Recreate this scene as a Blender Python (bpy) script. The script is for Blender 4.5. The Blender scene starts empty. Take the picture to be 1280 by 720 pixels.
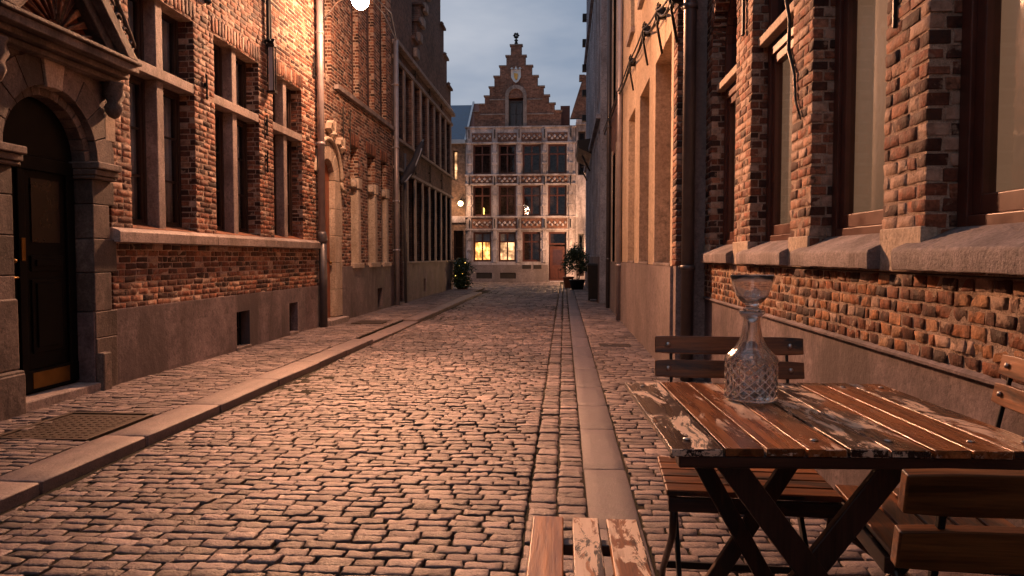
import bpy, bmesh, math, random
import numpy as np
from mathutils import Vector, Matrix
random.seed(7); rng = np.random.default_rng(11)
R = math.radians; PI = math.pi
S = bpy.context.scene
C = S.collection
H = 1.15                                      # eye height

# ------------------------------------------------------------------ camera
cam_d = bpy.data.cameras.new('camera'); cam = bpy.data.objects.new('camera', cam_d); C.objects.link(cam)
cam_d.sensor_width = 36; cam_d.lens = 36 * 900 / 1280; cam_d.clip_start = .05; cam_d.clip_end = 600
th = math.atan(39 / 900); ps = math.atan(65 * math.cos(th) / 900)
F_ = Vector((-math.sin(ps) * math.cos(th), math.cos(ps) * math.cos(th), -math.sin(th)))
R_ = Vector((math.cos(ps), math.sin(ps), 0)); U_ = R_.cross(F_)
m4 = Matrix((R_, U_, -F_)).transposed().to_4x4(); m4.translation = (0, 0, H)
cam.matrix_world = m4
S.camera = cam
# ------------------------------------------------------------------ world, dusk
SUN_EL, SUN_ROT = R(1.0), R(150)
W = bpy.data.worlds.new('World'); S.world = W; W.use_nodes = True
nt = W.node_tree; nt.nodes.clear()
def N(t, typ, **k):
    n = t.nodes.new(typ)
    for a, b in k.items(): setattr(n, a, b)
    return n
out = N(nt, 'ShaderNodeOutputWorld'); bg = N(nt, 'ShaderNodeBackground')
sky = N(nt, 'ShaderNodeTexSky', sky_type='NISHITA', sun_disc=False, sun_elevation=SUN_EL, sun_rotation=SUN_ROT)
sky.air_density = 1.0; sky.dust_density = 2.0; sky.ozone_density = 2.0
tc = N(nt, 'ShaderNodeTexCoord'); mp = N(nt, 'ShaderNodeMapping'); mp.inputs['Scale'].default_value = (1, 1, 3.2)
nz = N(nt, 'ShaderNodeTexNoise'); nz.inputs['Scale'].default_value = 3.0; nz.inputs['Detail'].default_value = 5; nz.inputs['Roughness'].default_value = .5
rp = N(nt, 'ShaderNodeValToRGB'); rp.color_ramp.elements[0].position = .35; rp.color_ramp.elements[1].position = .68
rp.color_ramp.elements[0].color = (.95, 1.20, 1.65, 1); rp.color_ramp.elements[1].color = (2.05, 2.15, 2.45, 1)
mx = N(nt, 'ShaderNodeMix', data_type='RGBA'); mx.inputs['Factor'].default_value = .88
nt.links.new(tc.outputs['Generated'], mp.inputs['Vector']); nt.links.new(mp.outputs[0], nz.inputs['Vector'])
nt.links.new(nz.outputs['Fac'], rp.inputs['Fac']); nt.links.new(sky.outputs[0], mx.inputs['A']); nt.links.new(rp.outputs[0], mx.inputs['B'])
nt.links.new(mx.outputs['Result'], bg.inputs['Color']); bg.inputs['Strength'].default_value = .15
nt.links.new(bg.outputs[0], out.inputs[0])
sd = bpy.data.lights.new('sun', 'SUN'); sd.energy = .06; sd.angle = R(40); sd.color = (1, .72, .6)
sun = bpy.data.objects.new('sun', sd); C.objects.link(sun)
sun.rotation_euler = (R(50), 0, R(150) + PI)
S.view_settings.view_transform = 'Standard'; S.view_settings.look = 'None'
S.view_settings.exposure = 0.85; S.view_settings.gamma = 1; S.view_settings.use_curve_mapping = False
S.cycles.max_bounces = 10; S.cycles.diffuse_bounces = 4; S.cycles.transmission_bounces = 10; S.cycles.transparent_max_bounces = 12
S.cycles.sample_clamp_indirect = 9; S.cycles.use_denoising = True
S.cycles.caustics_refractive = False; S.cycles.caustics_reflective = False

# ------------------------------------------------------------------ materials
class MT:
    """small shader graph writer"""
    def __init__(s, name):
        s.m = bpy.data.materials.new(name); s.m.use_nodes = True; s.t = s.m.node_tree; s.t.nodes.clear()
        s.o = N(s.t, 'ShaderNodeOutputMaterial'); s.b = N(s.t, 'ShaderNodeBsdfPrincipled'); s.l(s.b.outputs[0], s.o.inputs[0])
    def l(s, a, b): s.t.links.new(a, b)
    def set(s, **k):
        for a, v in k.items():
            i = s.b.inputs[a.replace('_', ' ')]
            if hasattr(v, 'node'): s.l(v, i)
            else: i.default_value = (*v, 1) if isinstance(v, tuple) and len(v) == 3 else v
    def obj(s, sc=(1, 1, 1), rot=(0, 0, 0)):
        a = N(s.t, 'ShaderNodeTexCoord'); b = N(s.t, 'ShaderNodeMapping'); b.inputs['Scale'].default_value = sc; b.inputs['Rotation'].default_value = rot
        s.l(a.outputs['Object'], b.inputs['Vector']); return b.outputs[0]
    def noise(s, v, scale, det=4, rough=.55, dist=0):
        n = N(s.t, 'ShaderNodeTexNoise'); n.inputs['Scale'].default_value = scale; n.inputs['Detail'].default_value = det
        n.inputs['Roughness'].default_value = rough; n.inputs['Distortion'].default_value = dist; s.l(v, n.inputs['Vector']); return n.outputs['Fac']
    def ramp(s, f, *st, const=False):
        r = N(s.t, 'ShaderNodeValToRGB'); cr = r.color_ramp
        if const: cr.interpolation = 'CONSTANT'
        while len(cr.elements) < len(st): cr.elements.new(.5)
        for e, (p, c) in zip(cr.elements, st): e.position = p; e.color = (*c, 1) if isinstance(c, tuple) else (c, c, c, 1)
        s.l(f, r.inputs['Fac']); return r.outputs['Color']
    def mix(s, f, a, b, mode='MIX'):
        n = N(s.t, 'ShaderNodeMix', data_type='RGBA', blend_type=mode)
        for sock, v in ((n.inputs['Factor'], f), (n.inputs['A'], a), (n.inputs['B'], b)):
            if hasattr(v, 'node'): s.l(v, sock)
            else: sock.default_value = (*v, 1) if isinstance(v, tuple) else v
        return n.outputs['Result']
    def math(s, op, a, b=0., c=None):
        n = N(s.t, 'ShaderNodeMath', operation=op)
        for i, v in enumerate((a, b) if c is None else (a, b, c)):
            if hasattr(v, 'node'): s.l(v, n.inputs[i])
            else: n.inputs[i].default_value = v
        return n.outputs[0]
    def island(s):
        g = N(s.t, 'ShaderNodeNewGeometry'); return g.outputs['Random Per Island']
    def white(s, v, k):
        n = N(s.t, 'ShaderNodeTexWhiteNoise', noise_dimensions='1D'); s.l(s.math('MULTIPLY', v, k), n.inputs['W']); return n.outputs['Value']
    def offset(s, vec, val, k):
        n = N(s.t, 'ShaderNodeVectorMath', operation='ADD'); c = N(s.t, 'ShaderNodeCombineXYZ'); q = s.math('MULTIPLY', val, k)
        for i in range(3): s.l(q, c.inputs[i])
        s.l(vec, n.inputs[0]); s.l(c.outputs[0], n.inputs[1]); return n.outputs[0]
    def bump(s, h, strength=.5, dist=.01):
        n = N(s.t, 'ShaderNodeBump'); n.inputs['Strength'].default_value = strength; n.inputs['Distance'].default_value = dist
        s.l(h, n.inputs['Height']); s.l(n.outputs[0], s.b.inputs['Normal'])

def brick_mat(name, stops, pale=.12, rough=.8):
    m = MT(name); i = m.island(); v = m.obj(); vo = m.offset(v, i, 37.)
    base = m.ramp(i, *stops)
    n1 = m.noise(vo, 22, 5, .65); n2 = m.noise(vo, 70, 3); n3 = m.noise(v, 1.3, 4)
    c = m.mix(1, base, m.ramp(n1, (.3, .42), (.7, 1.55)), 'MULTIPLY'); c = m.mix(1, c, m.ramp(n2, (.3, .75), (.7, 1.25)), 'MULTIPLY')
    blot = m.ramp(m.noise(vo, 13, 4, .6), (.56, 0.), (.63, 1.))
    c = m.mix(m.math('MULTIPLY', blot, .75), c, m.ramp(m.white(i, 91.), (0, (.03, .017, .013)), (.55, (.07, .03, .02)), (.6, (.36, .24, .17)), (1, (.45, .33, .25))))
    lime = m.ramp(m.white(i, 53.), (1 - pale, 0.), (1 - pale + .02, 1.))
    c = m.mix(m.math('MULTIPLY', lime, m.ramp(n1, (.35, .4), (.6, 1.))), c, (.46, .33, .26))
    c = m.mix(1, c, m.ramp(n3, (.3, .75), (.7, 1.15)), 'MULTIPLY')
    m.set(Base_Color=c, Roughness=m.ramp(n1, (.3, rough - .12), (.7, min(1, rough + .12))), Specular_IOR_Level=.35)
    m.bump(m.math('ADD', n1, m.math('MULTIPLY', n2, .6)), .85, .008)
    return m.m
def flat_brick_mat(name, c1, c2, mortar, scale=1.):
    m = MT(name); a = N(m.t, 'ShaderNodeTexCoord'); sp = N(m.t, 'ShaderNodeSeparateXYZ'); cb = N(m.t, 'ShaderNodeCombineXYZ')
    m.l(a.outputs['Object'], sp.inputs[0]); m.l(m.math('ADD', sp.outputs[0], sp.outputs[1]), cb.inputs[0]); m.l(sp.outputs[2], cb.inputs[1])
    b = N(m.t, 'ShaderNodeTexBrick'); m.l(cb.outputs[0], b.inputs['Vector'])
    for k, v in (('Scale', 1.), ('Mortar Size', .005), ('Mortar Smooth', .3), ('Bias', -.1), ('Brick Width', .17 * scale), ('Row Height', .058 * scale)): b.inputs[k].default_value = v
    b.inputs['Color1'].default_value = (*c1, 1); b.inputs['Color2'].default_value = (*c2, 1); b.inputs['Mortar'].default_value = (*mortar, 1)
    n = m.noise(m.obj(), 9, 5, .65); n3 = m.noise(m.obj(), 1.1, 5)
    c = m.mix(1, b.outputs['Color'], m.ramp(n, (.3, .5), (.7, 1.45)), 'MULTIPLY'); c = m.mix(1, c, m.ramp(n3, (.3, .65), (.7, 1.25)), 'MULTIPLY')
    m.set(Base_Color=c, Roughness=.85, Specular_IOR_Level=.3)
    m.bump(m.math('SUBTRACT', m.math('MULTIPLY', n, .4), b.outputs['Fac']), .7, .008); return m.m
def stone_mat(name, a, b, rough=.75, sc=1., stain=(.08, .06, .05), amt=.5, isl=.25, bump=.35, spec=.4):
    m = MT(name); v = m.obj(); i = m.island(); vo = m.offset(v, i, 11.)
    n = m.noise(vo, 4 * sc, 8, .68); f = m.noise(v, 55 * sc, 4, .75); st = m.noise(m.obj((1, 1, .4)), 1.9 * sc, 9, .72, .5); pit = m.noise(v, 24 * sc, 5, .7)
    c = m.mix(m.ramp(n, (.34, 0.), (.66, 1.)), a, b); c = m.mix(1, c, m.ramp(i, (0, 1 - isl), (1, 1 + isl)), 'MULTIPLY')
    c = m.mix(1, c, m.ramp(f, (.3, .62), (.7, 1.35)), 'MULTIPLY'); c = m.mix(1, c, m.ramp(pit, (.32, .55), (.45, 1.), (.7, 1.15)), 'MULTIPLY')
    c = m.mix(m.math('MULTIPLY', m.ramp(st, (.44, 0.), (.60, 1.)), min(1, amt * 1.3)), c, stain)
    m.set(Base_Color=c, Roughness=m.ramp(n, (.3, rough - .1), (.7, rough + .1)), Specular_IOR_Level=spec)
    m.bump(m.math('ADD', m.math('MULTIPLY', f, .6), m.math('ADD', n, pit)), bump * 1.6, .009); return m.m
def cobble_mat(name, stops, rough=.5, sc=1.):
    m = MT(name); i = m.island(); v = m.obj(); vo = m.offset(v, i, 23.)
    n = m.noise(vo, 16 * sc, 5, .6); f = m.noise(vo, 90 * sc, 3, .7); big = m.noise(v, .7, 4)
    c = m.ramp(i, *stops); c = m.mix(1, c, m.ramp(n, (.3, .72), (.7, 1.28)), 'MULTIPLY'); c = m.mix(1, c, m.ramp(f, (.3, .72), (.7, 1.25)), 'MULTIPLY')
    stn = m.noise(v, 2.6, 8, .72, .6); c = m.mix(1, c, m.ramp(big, (.35, .66), (.65, 1.22)), 'MULTIPLY'); c = m.mix(m.math('MULTIPLY', m.ramp(stn, (.54, 0.), (.66, 1.)), .55), c, (.085, .062, .05))
    m.set(Base_Color=c, Roughness=m.math('ADD', m.ramp(n, (.3, rough - .12), (.7, rough + .14)), m.math('MULTIPLY', m.white(i, 7.), .12)), Specular_IOR_Level=.5)
    m.bump(m.math('ADD', n, m.math('MULTIPLY', f, .7)), .95, .011); return m.m
def wood_mat(name, axis, c1, c2, dark=.35, flake=.3, rough=.33, coat=.35, worn=None, spec=.5):
    """old varnished boards: grain along an axis, worn dark paint, flaked pale patches"""
    m = MT(name); i = m.island(); sc = [14, 14, 14]; sc[axis] = .9; s2 = [3.4, 3.4, 3.4]; s2[axis] = 1.0
    v = m.offset(m.obj(tuple(sc)), i, 31.); w = m.offset(m.obj(tuple(s2)), i, 17.); fine = m.offset(m.obj(tuple(x * 5 for x in sc)), i, 5.)
    g = m.noise(v, 2.2, 6, .65, .6); gf = m.noise(fine, 2., 3, .6)
    c = m.mix(m.ramp(g, (.36, 0.), (.64, 1.)), c1, c2); c = m.mix(1, c, m.ramp(gf, (.3, .7), (.7, 1.25)), 'MULTIPLY')
    c = m.mix(1, c, m.ramp(m.white(i, 3.7), (0, .62), (1, 1.3)), 'MULTIPLY')
    n = m.noise(w, 1.5, 7, .62, .5); sel = m.math('MULTIPLY', m.math('SUBTRACT', m.white(i, 77.), .5), .30)
    if worn:                                   # boards that kept their old paint, by their place across the top
        sp = N(m.t, 'ShaderNodeSeparateXYZ'); m.l(m.obj(), sp.inputs[0]); u = m.math('ADD', sp.outputs[0], .5)
        sel = m.math('SUBTRACT', m.ramp(u, *worn, const=True), .5)
    nd = m.math('ADD', n, sel)
    dk = m.ramp(nd, (.64 - dark * .3, 0.), (.68 - dark * .3, 1.))
    c = m.mix(dk, c, (.022, .012, .010))
    n2 = m.noise(m.offset(w, i, 50.), 4.2, 9, .74, .9); gate = m.ramp(nd, (.50 - dark * .3, 0.), (.58 - dark * .3, 1.))
    fl = 0. if flake <= 0 else m.math('MULTIPLY', m.ramp(m.math('ADD', n2, m.math('MULTIPLY', gf, .08)), (.60 - flake * .2, 0.), (.63 - flake * .2, 1.)), gate)
    if flake > 0: c = m.mix(fl, c, m.mix(gf, (.66, .47, .34), (.84, .64, .48)))
    m.set(Base_Color=c, Roughness=m.math('ADD', m.ramp(g, (.3, rough - .06), (.7, rough + .12)), m.math('MULTIPLY', fl, .2)), Coat_Weight=coat, Coat_Roughness=.22)
    m.bump(m.math('ADD', m.math('ADD', m.math('MULTIPLY', g, .5), m.math('MULTIPLY', gf, .5)), m.math('MULTIPLY', fl, .7)), .45, .003); return m.m
def plain(name, col, rough=.5, metal=0., var=.25, bump=.2, spec=.5, sc=8.):
    m = MT(name); v = m.obj(); n = m.noise(v, sc, 5, .6); f = m.noise(v, sc * 9, 3)
    c = m.mix(1, col, m.ramp(n, (.3, 1 - var), (.7, 1 + var)), 'MULTIPLY')
    m.set(Base_Color=c, Roughness=m.ramp(n, (.3, max(.03, rough - .08)), (.7, rough + .1)), Metallic=metal, Specular_IOR_Level=spec)
    if bump: m.bump(m.math('ADD', n, m.math('MULTIPLY', f, .4)), bump, .004)
    return m.m
def glow(name, col, st, tex=None):
    m = MT(name); m.set(Base_Color=(.46, .37, .27), Roughness=.8, Emission_Strength=st)
    if tex:
        v = m.obj((1, 1, 1)); n = m.noise(v, tex, 4, .6); m.set(Emission_Color=m.mix(1, col, m.mix(1, m.ramp(n, (.36, .18), (.5, .7), (.64, 2.4)), m.ramp(m.noise(m.obj((9, 1, .6)), 2.2, 3), (.35, .55), (.62, 1.3)), 'MULTIPLY'), 'MULTIPLY'))
    else: m.set(Emission_Color=col)
    return m.m
def pane_mat(name, tint=(.8, .82, .85)):
    m = MT(name); t = N(m.t, 'ShaderNodeBsdfTransparent'); t.inputs[0].default_value = (*tint, 1); g = N(m.t, 'ShaderNodeBsdfGlossy'); g.inputs['Roughness'].default_value = .03
    lw = N(m.t, 'ShaderNodeFresnel'); lw.inputs[0].default_value = 1.5; x = N(m.t, 'ShaderNodeMixShader'); gm = N(m.t, 'ShaderNodeNewGeometry'); m.l(m.math('MULTIPLY', lw.outputs[0], m.math('SUBTRACT', 1., gm.outputs['Backfacing'])), x.inputs[0]); m.l(t.outputs[0], x.inputs[1]); m.l(g.outputs[0], x.inputs[2])
    bp = N(m.t, 'ShaderNodeBump'); bp.inputs['Strength'].default_value = .12; bp.inputs['Distance'].default_value = .01
    m.l(m.noise(m.obj(), 5, 2), bp.inputs['Height']); m.l(bp.outputs[0], g.inputs['Normal']); m.l(x.outputs[0], m.o.inputs[0]); return m.m

RED = ((0, (.030, .014, .011)), (.3, (.09, .036, .025)), (.55, (.18, .066, .040)), (.8, (.26, .105, .062)), (1, (.37, .21, .14)))
M = dict(
    brick_worn=brick_mat('worn_lime_washed_brick', RED, .24),
    brick=brick_mat('red_brick', RED, .10), brick_old=brick_mat('old_brown_brick', ((0, (.03, .015, .012)), (.3, (.10, .038, .023)), (.6, (.22, .08, .038)), (.85, (.33, .15, .065)), (1, (.40, .27, .17))), .12),
    mortar=stone_mat('lime_mortar', (.36, .27, .215), (.56, .44, .355), .95, 3, (.10, .07, .055), .35, 0, .5, .2),
    brick_far=flat_brick_mat('far_brick', (.26, .12, .08), (.15, .07, .05), (.24, .19, .16)),
    brick_dark=flat_brick_mat('dark_brick', (.15, .085, .07), (.09, .055, .048), (.16, .13, .12)),
    brick_yel=flat_brick_mat('yellow_brick', (.25, .16, .11), (.17, .11, .08), (.22, .18, .15)),
    stone=stone_mat('blue_limestone', (.22, .178, .168), (.37, .305, .28), .7, 1.2, (.10, .075, .065), .5, .3),
    weathered=stone_mat('weathered_limestone', (.40, .355, .365), (.55, .495, .505), .75, 1, (.10, .08, .075), .5, .3),
    dark_stone=stone_mat('dark_limestone', (.085, .065, .058), (.19, .15, .13), .7, 1.2, (.04, .03, .028), .6, .45),  # darker tone of limestone around the left doorway
    pale=stone_mat('pale_sandstone', (.40, .32, .25), (.55, .46, .37), .75, 1, (.24, .17, .12), .4, .2),
    sill_stone=stone_mat('grey_sill_stone', (.18, .15, .152), (.31, .265, .262), .75, 1.6, (.08, .062, .06), .5, .15, .45),
    render=stone_mat('cement_plinth', (.105, .080, .088), (.24, .188, .195), .72, .8, (.075, .058, .06), .7, .1, .3),
    render_lt=stone_mat('smooth_plinth', (.20, .158, .155), (.28, .225, .215), .7, .6, (.15, .12, .11), .5, .05, .2),
    cream=stone_mat('cream_stucco', (.44, .33, .235), (.54, .42, .31), .85, .5, (.34, .24, .16), .4, .05, .15),
    kerb=stone_mat('granite_kerb', (.155, .118, .115), (.245, .19, .18), .55, 3, (.15, .12, .115), .45, .15, .35, .5),
    granite=stone_mat('blue_granite', (.09, .073, .085), (.155, .128, .142), .5, 4, (.12, .105, .11), .4, .2, .35, .5),
    cobble=cobble_mat('cobble', ((0, (.070, .052, .050)), (.3, (.130, .097, .092)), (.75, (.205, .155, .146)), (1, (.31, .238, .218))), .42),
    paver=cobble_mat('paver', ((0, (.11, .082, .078)), (.5, (.20, .152, .143)), (1, (.30, .23, .21))), .55, 1.2),
    dirt=stone_mat('joint_dirt', (.022, .017, .013), (.05, .038, .026), .95, 6, (.02, .028, .01), .5, 0, .6, .2),
    iron=plain('black_iron', (.02, .018, .018), .5, .6, .3, .3), rust=plain('rusty_cast_iron', (.06, .042, .032), .6, .5, .4, .6, sc=20),
    pipe=plain('painted_zinc_pipe', (.34, .30, .31), .38, .3, .15, .15), pipe_dk=plain('dark_grey_pipe', (.085, .078, .085), .42, .3, .2, .15),
    frame=plain('red_brown_frame', (.085, .027, .018), .4, 0, .3, .15), frame_dk=plain('dark_brown_frame', (.03, .016, .013), .4, 0, .3, .15),
    door=plain('black_green_door', (.0035, .0038, .0038), .5, 0, .3, .1, spec=.12), door_red=plain('red_brown_door', (.20, .055, .025), .38, 0, .3, .2),
    brass=plain('brass', (.20, .115, .035), .42, 1, .3, .1), steel=plain('worn_steel', (.45, .42, .40), .35, 1, .3, .2, sc=30),
    cloth=glow('glowing_beige_curtain', (1, .50, .26), .13), lace=plain('grey_net_curtain', (.52, .48, .44), .9, 0, .15, .1),  # right-hand curtain cloth gives off its own warm glow to look lit
    room=plain('dark_room', (.03, .022, .018), .9, 0, .3, 0), slate=plain('blue_slate', (.055, .10, .17), .5, 0, .25, .4), tile=plain('red_roof_tile', (.15, .055, .04), .7, 0, .3, .4),
    leaf=plain('dark_leaf', (.03, .055, .018), .45, 0, .5, .1), zinc=plain('pale_zinc', (.45, .48, .52), .4, .5, .1, .1), white=plain('white_paint', (.7, .7, .7), .5, 0, .05, 0),
    clad=stone_mat('grey_blue_render', (.21, .225, .285), (.31, .33, .40), .7, .7, (.08, .085, .11), .5, .15, .3),
    dark_glass=plain('dark_door_glass', (.010, .006, .005), .3, 0, .3, .05, spec=.3), pane=pane_mat('window_glass'), bulb=glow('lit_lamp_globe', (1, .78, .55), 60.), lit=glow('lit_interior', (1, .40, .09), 2.0, 3.), lit2=glow('lit_interior_dim', (1, .48, .20), 1.0, 2.6),
    globe=glow('warm_globe', (1, .68, .32), 5.), spark=glow('fairy_light', (1, .62, .12), 3.), clay=plain('terracotta', (.30, .11, .05), .7), trunk=plain('brown_bark', (.06, .04, .025), .85, 0, .3, .6, sc=30),
    flag=plain('dark_flag_cloth', (.02, .022, .035), .75, 0, .2, .2), rope=plain('grey_flag_edge', (.28, .32, .40), .7, 0, .2, .1), gold=plain('gilded_relief', (.6, .33, .08), .4, .6), soil=plain('soil', (.03, .02, .015), .95),
    table_wood=wood_mat('worn_table_wood', 1, (.10, .032, .010), (.33, .115, .034), .30, .17, .24, .35, worn=((0, .72), (.208, .40), (.378, .43), (.464, .68), (.548, .62), (.636, .36), (.714, .40), (.798, .58))),
    bench_wood=wood_mat('worn_bench_wood', 1, (.28, .085, .024), (.55, .20, .06), .10, .22, .4, .08, worn=((0, .42), (.455, .62), (.55, .60))),
    seat_wood=wood_mat('chair_wood', 0, (.075, .024, .007), (.30, .105, .027), .16, 0, .36, .2),
    beam_wood=wood_mat('dark_beam_wood', 2, (.035, .014, .009), (.07, .026, .014), .2, 0, .42, .2),
    rail_wood=wood_mat('dark_rail_wood', 0, (.035, .014, .009), (.08, .03, .016), .2, 0, .42, .2),
)
# crystal
mg = MT('crystal_glass'); mg.set(Base_Color=(1, 1, 1), Roughness=.03, IOR=1.5, Transmission_Weight=.925, Coat_Weight=.3); M['crystal'] = mg.m
ml = MT('frosted_glass'); ml.set(Base_Color=(.96, .96, .98), Roughness=.35, IOR=1.45, Transmission_Weight=.45); M['frost'] = ml.m

# ------------------------------------------------------------------ object helpers
def tag(o, label=None, cat=None, group=None, kind=None):
    for k, v in (('label', label), ('category', cat), ('group', group), ('kind', kind)):
        if v: o[k] = v
    return o
def thing(name, label, cat, loc=(0, 0, 0), rz=0, group=None):
    o = bpy.data.objects.new(name, None); C.objects.link(o); o.empty_display_size = .1; o.location = loc; o.rotation_euler = (0, 0, rz)
    return tag(o, label, cat, group)
def link(name, me, mat, parent=None):
    o = bpy.data.objects.new(name, me); C.objects.link(o)
    me.materials.append(M[mat] if isinstance(mat, str) else mat)
    if parent is not None: o.parent = parent
    return o
class Face:
    """a wall plane: (u along, z up, d outward) -> world (or parent) coordinates"""
    def __init__(s, org, u, n, v=(0, 0, 1)): s.o, s.u, s.n, s.v = (np.array(x, float) for x in (org, u, n, v))
    def __call__(s, u, z, d): return s.o + u * s.u + z * s.v + d * s.n
    def arr(s, u, z, d): return s.o + u[:, None] * s.u + z[:, None] * s.v + d[:, None] * s.n
    def flip(s): return np.dot(np.cross(s.u, s.v), s.n) < 0
ID = Face((0, 0, 0), (1, 0, 0), (0, 0, 1), (0, 1, 0))       # u=x, z=y, d=z
LW = Face((-3.85, 0, 0), (0, 1, 0), (1, 0, 0)); RW = Face((1.30, 0, 0), (0, 1, 0), (-1, 0, 0)); RC = Face((1.03, 0, 0), (0, 1, 0), (-1, 0, 0))
class MB:
    def __init__(s): s.v = []; s.f = []
    def box(s, F, u0, u1, z0, z1, d0, d1, jit=0):
        b = len(s.v)
        for d in (d0, d1):
            for u, z in ((u0, z0), (u1, z0), (u1, z1), (u0, z1)):
                p = F(u, z, d)
                if jit: p = p + rng.uniform(-jit, jit, 3)
                s.v.append(tuple(p))
        s.f += [tuple(b + i for i in q) for q in ((0, 1, 2, 3), (7, 6, 5, 4), (0, 4, 5, 1), (1, 5, 6, 2), (2, 6, 7, 3), (3, 7, 4, 0))]
        return s
    def prism(s, F, pts, d0, d1, pts2=None):
        b = len(s.v); n = len(pts); pts2 = pts2 or pts
        for p, d in ((pts, d0), (pts2, d1)):
            for u, z in p: s.v.append(tuple(F(u, z, d)))
        s.f += [tuple(range(b, b + n)), tuple(range(b + 2 * n - 1, b + n - 1, -1))]
        s.f += [(b + i, b + (i + 1) % n, b + n + (i + 1) % n, b + n + i) for i in range(n)]
        return s
    def tube(s, pts, r, n=10, caps=True):
        pts = [Vector(p) for p in pts]; rr = r if isinstance(r, (list, tuple)) else [r] * len(pts); b0 = len(s.v)
        up = Vector((0, 0, 1)) if abs((pts[-1] - pts[0]).normalized().z) < .9 else Vector((1, 0, 0))
        for i, p in enumerate(pts):
            t = (pts[min(i + 1, len(pts) - 1)] - pts[max(i - 1, 0)]).normalized(); a = t.cross(up).normalized(); c = t.cross(a)
            for k in range(n):
                q = 2 * PI * k / n; s.v.append(tuple(p + (a * math.cos(q) + c * math.sin(q)) * rr[i]))
        for i in range(len(pts) - 1):
            for k in range(n):
                a, c = b0 + i * n + k, b0 + i * n + (k + 1) % n; s.f.append((a, c, c + n, a + n))
        if caps: s.f += [tuple(range(b0, b0 + n)), tuple(range(len(s.v) - 1, len(s.v) - 1 - n, -1))]
        return s
    def lathe(s, c, prof, n=24, fr=None):
        b0 = len(s.v)
        for r, z in prof:
            for k in range(n):
                q = 2 * PI * k / n; rr = fr(r, q, z) if fr else r; s.v.append((c[0] + rr * math.cos(q), c[1] + rr * math.sin(q), c[2] + z))
        for i in range(len(prof) - 1):
            for k in range(n):
                a, d = b0 + i * n + k, b0 + i * n + (k + 1) % n; s.f.append((a, d, d + n, a + n))
        if prof[0][0] > 1e-5: s.f.append(tuple(range(b0, b0 + n)))
        if prof[-1][0] > 1e-5: s.f.append(tuple(range(len(s.v) - 1, len(s.v) - 1 - n, -1)))
        return s
    def bar(s, p, q, w, t, side=(1, 0, 0)):
        """flat bar from p to q; w across 'side', t across the third axis"""
        p, q = Vector(p), Vector(q); d = (q - p).normalized(); a = Vector(side); a = (a - d * a.dot(d)).normalized(); c = d.cross(a); b = len(s.v)
        for e in (p, q):
            for x, y in ((-1, -1), (1, -1), (1, 1), (-1, 1)): s.v.append(tuple(e + a * x * w / 2 + c * y * t / 2))
        s.f += [tuple(b + i for i in k) for k in ((0, 1, 2, 3), (7, 6, 5, 4), (0, 4, 5, 1), (1, 5, 6, 2), (2, 6, 7, 3), (3, 7, 4, 0))]
        return s
    def clusters(s, gap):
        """groups of loose pieces that lie closer together than gap"""
        par = list(range(len(s.v)))
        def find(i):
            while par[i] != i: par[i] = par[par[i]]; i = par[i]
            return i
        for f in s.f:
            a = find(f[0])
            for k in f[1:]: par[find(k)] = a
        comp = {}
        for f in s.f: comp.setdefault(find(f[0]), []).append(f)
        if len(comp) < 2 or len(comp) > 400: return [s.f]
        V = np.array(s.v); it = [[fs, V[[i for f in fs for i in f]].min(0), V[[i for f in fs for i in f]].max(0)] for fs in comp.values()]
        g = list(range(len(it)))
        def fg(i):
            while g[i] != i: i = g[i]
            return i
        for i in range(len(it)):
            for j in range(i):
                if np.all(it[i][1] - gap <= it[j][2]) and np.all(it[j][1] - gap <= it[i][2]): g[fg(i)] = fg(j)
        o = {}
        for i in range(len(it)): o.setdefault(fg(i), []).extend(it[i][0])
        return list(o.values())
    def build(s, name, mat, parent=None, smooth=False, bevel=0, seg=2, split=.06):
        if parent is not None and split:
            cl = s.clusters(split)
            if len(cl) > 1:
                for fs in cl:
                    ids = sorted({i for f in fs for i in f}); mp_ = {k: n for n, k in enumerate(ids)}
                    m = MB(); m.v = [s.v[i] for i in ids]; m.f = [tuple(mp_[i] for i in f) for f in fs]; o = m.build(name, mat, parent, smooth, bevel, seg, 0)
                return o
        me = bpy.data.meshes.new(name); me.from_pydata(s.v, [], s.f)
        bm = bmesh.new(); bm.from_mesh(me); bmesh.ops.recalc_face_normals(bm, faces=bm.faces); bm.to_mesh(me); bm.free()
        if smooth: me.polygons.foreach_set('use_smooth', [True] * len(me.polygons))
        o = link(name, me, mat, parent)
        if bevel:
            md = o.modifiers.new('bevel', 'BEVEL'); md.width = bevel; md.segments = seg; md.limit_method = 'ANGLE'; md.angle_limit = R(40)
            if not smooth: me.polygons.foreach_set('use_smooth', [True] * len(me.polygons)); md.harden_normals = True
        return o

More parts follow.
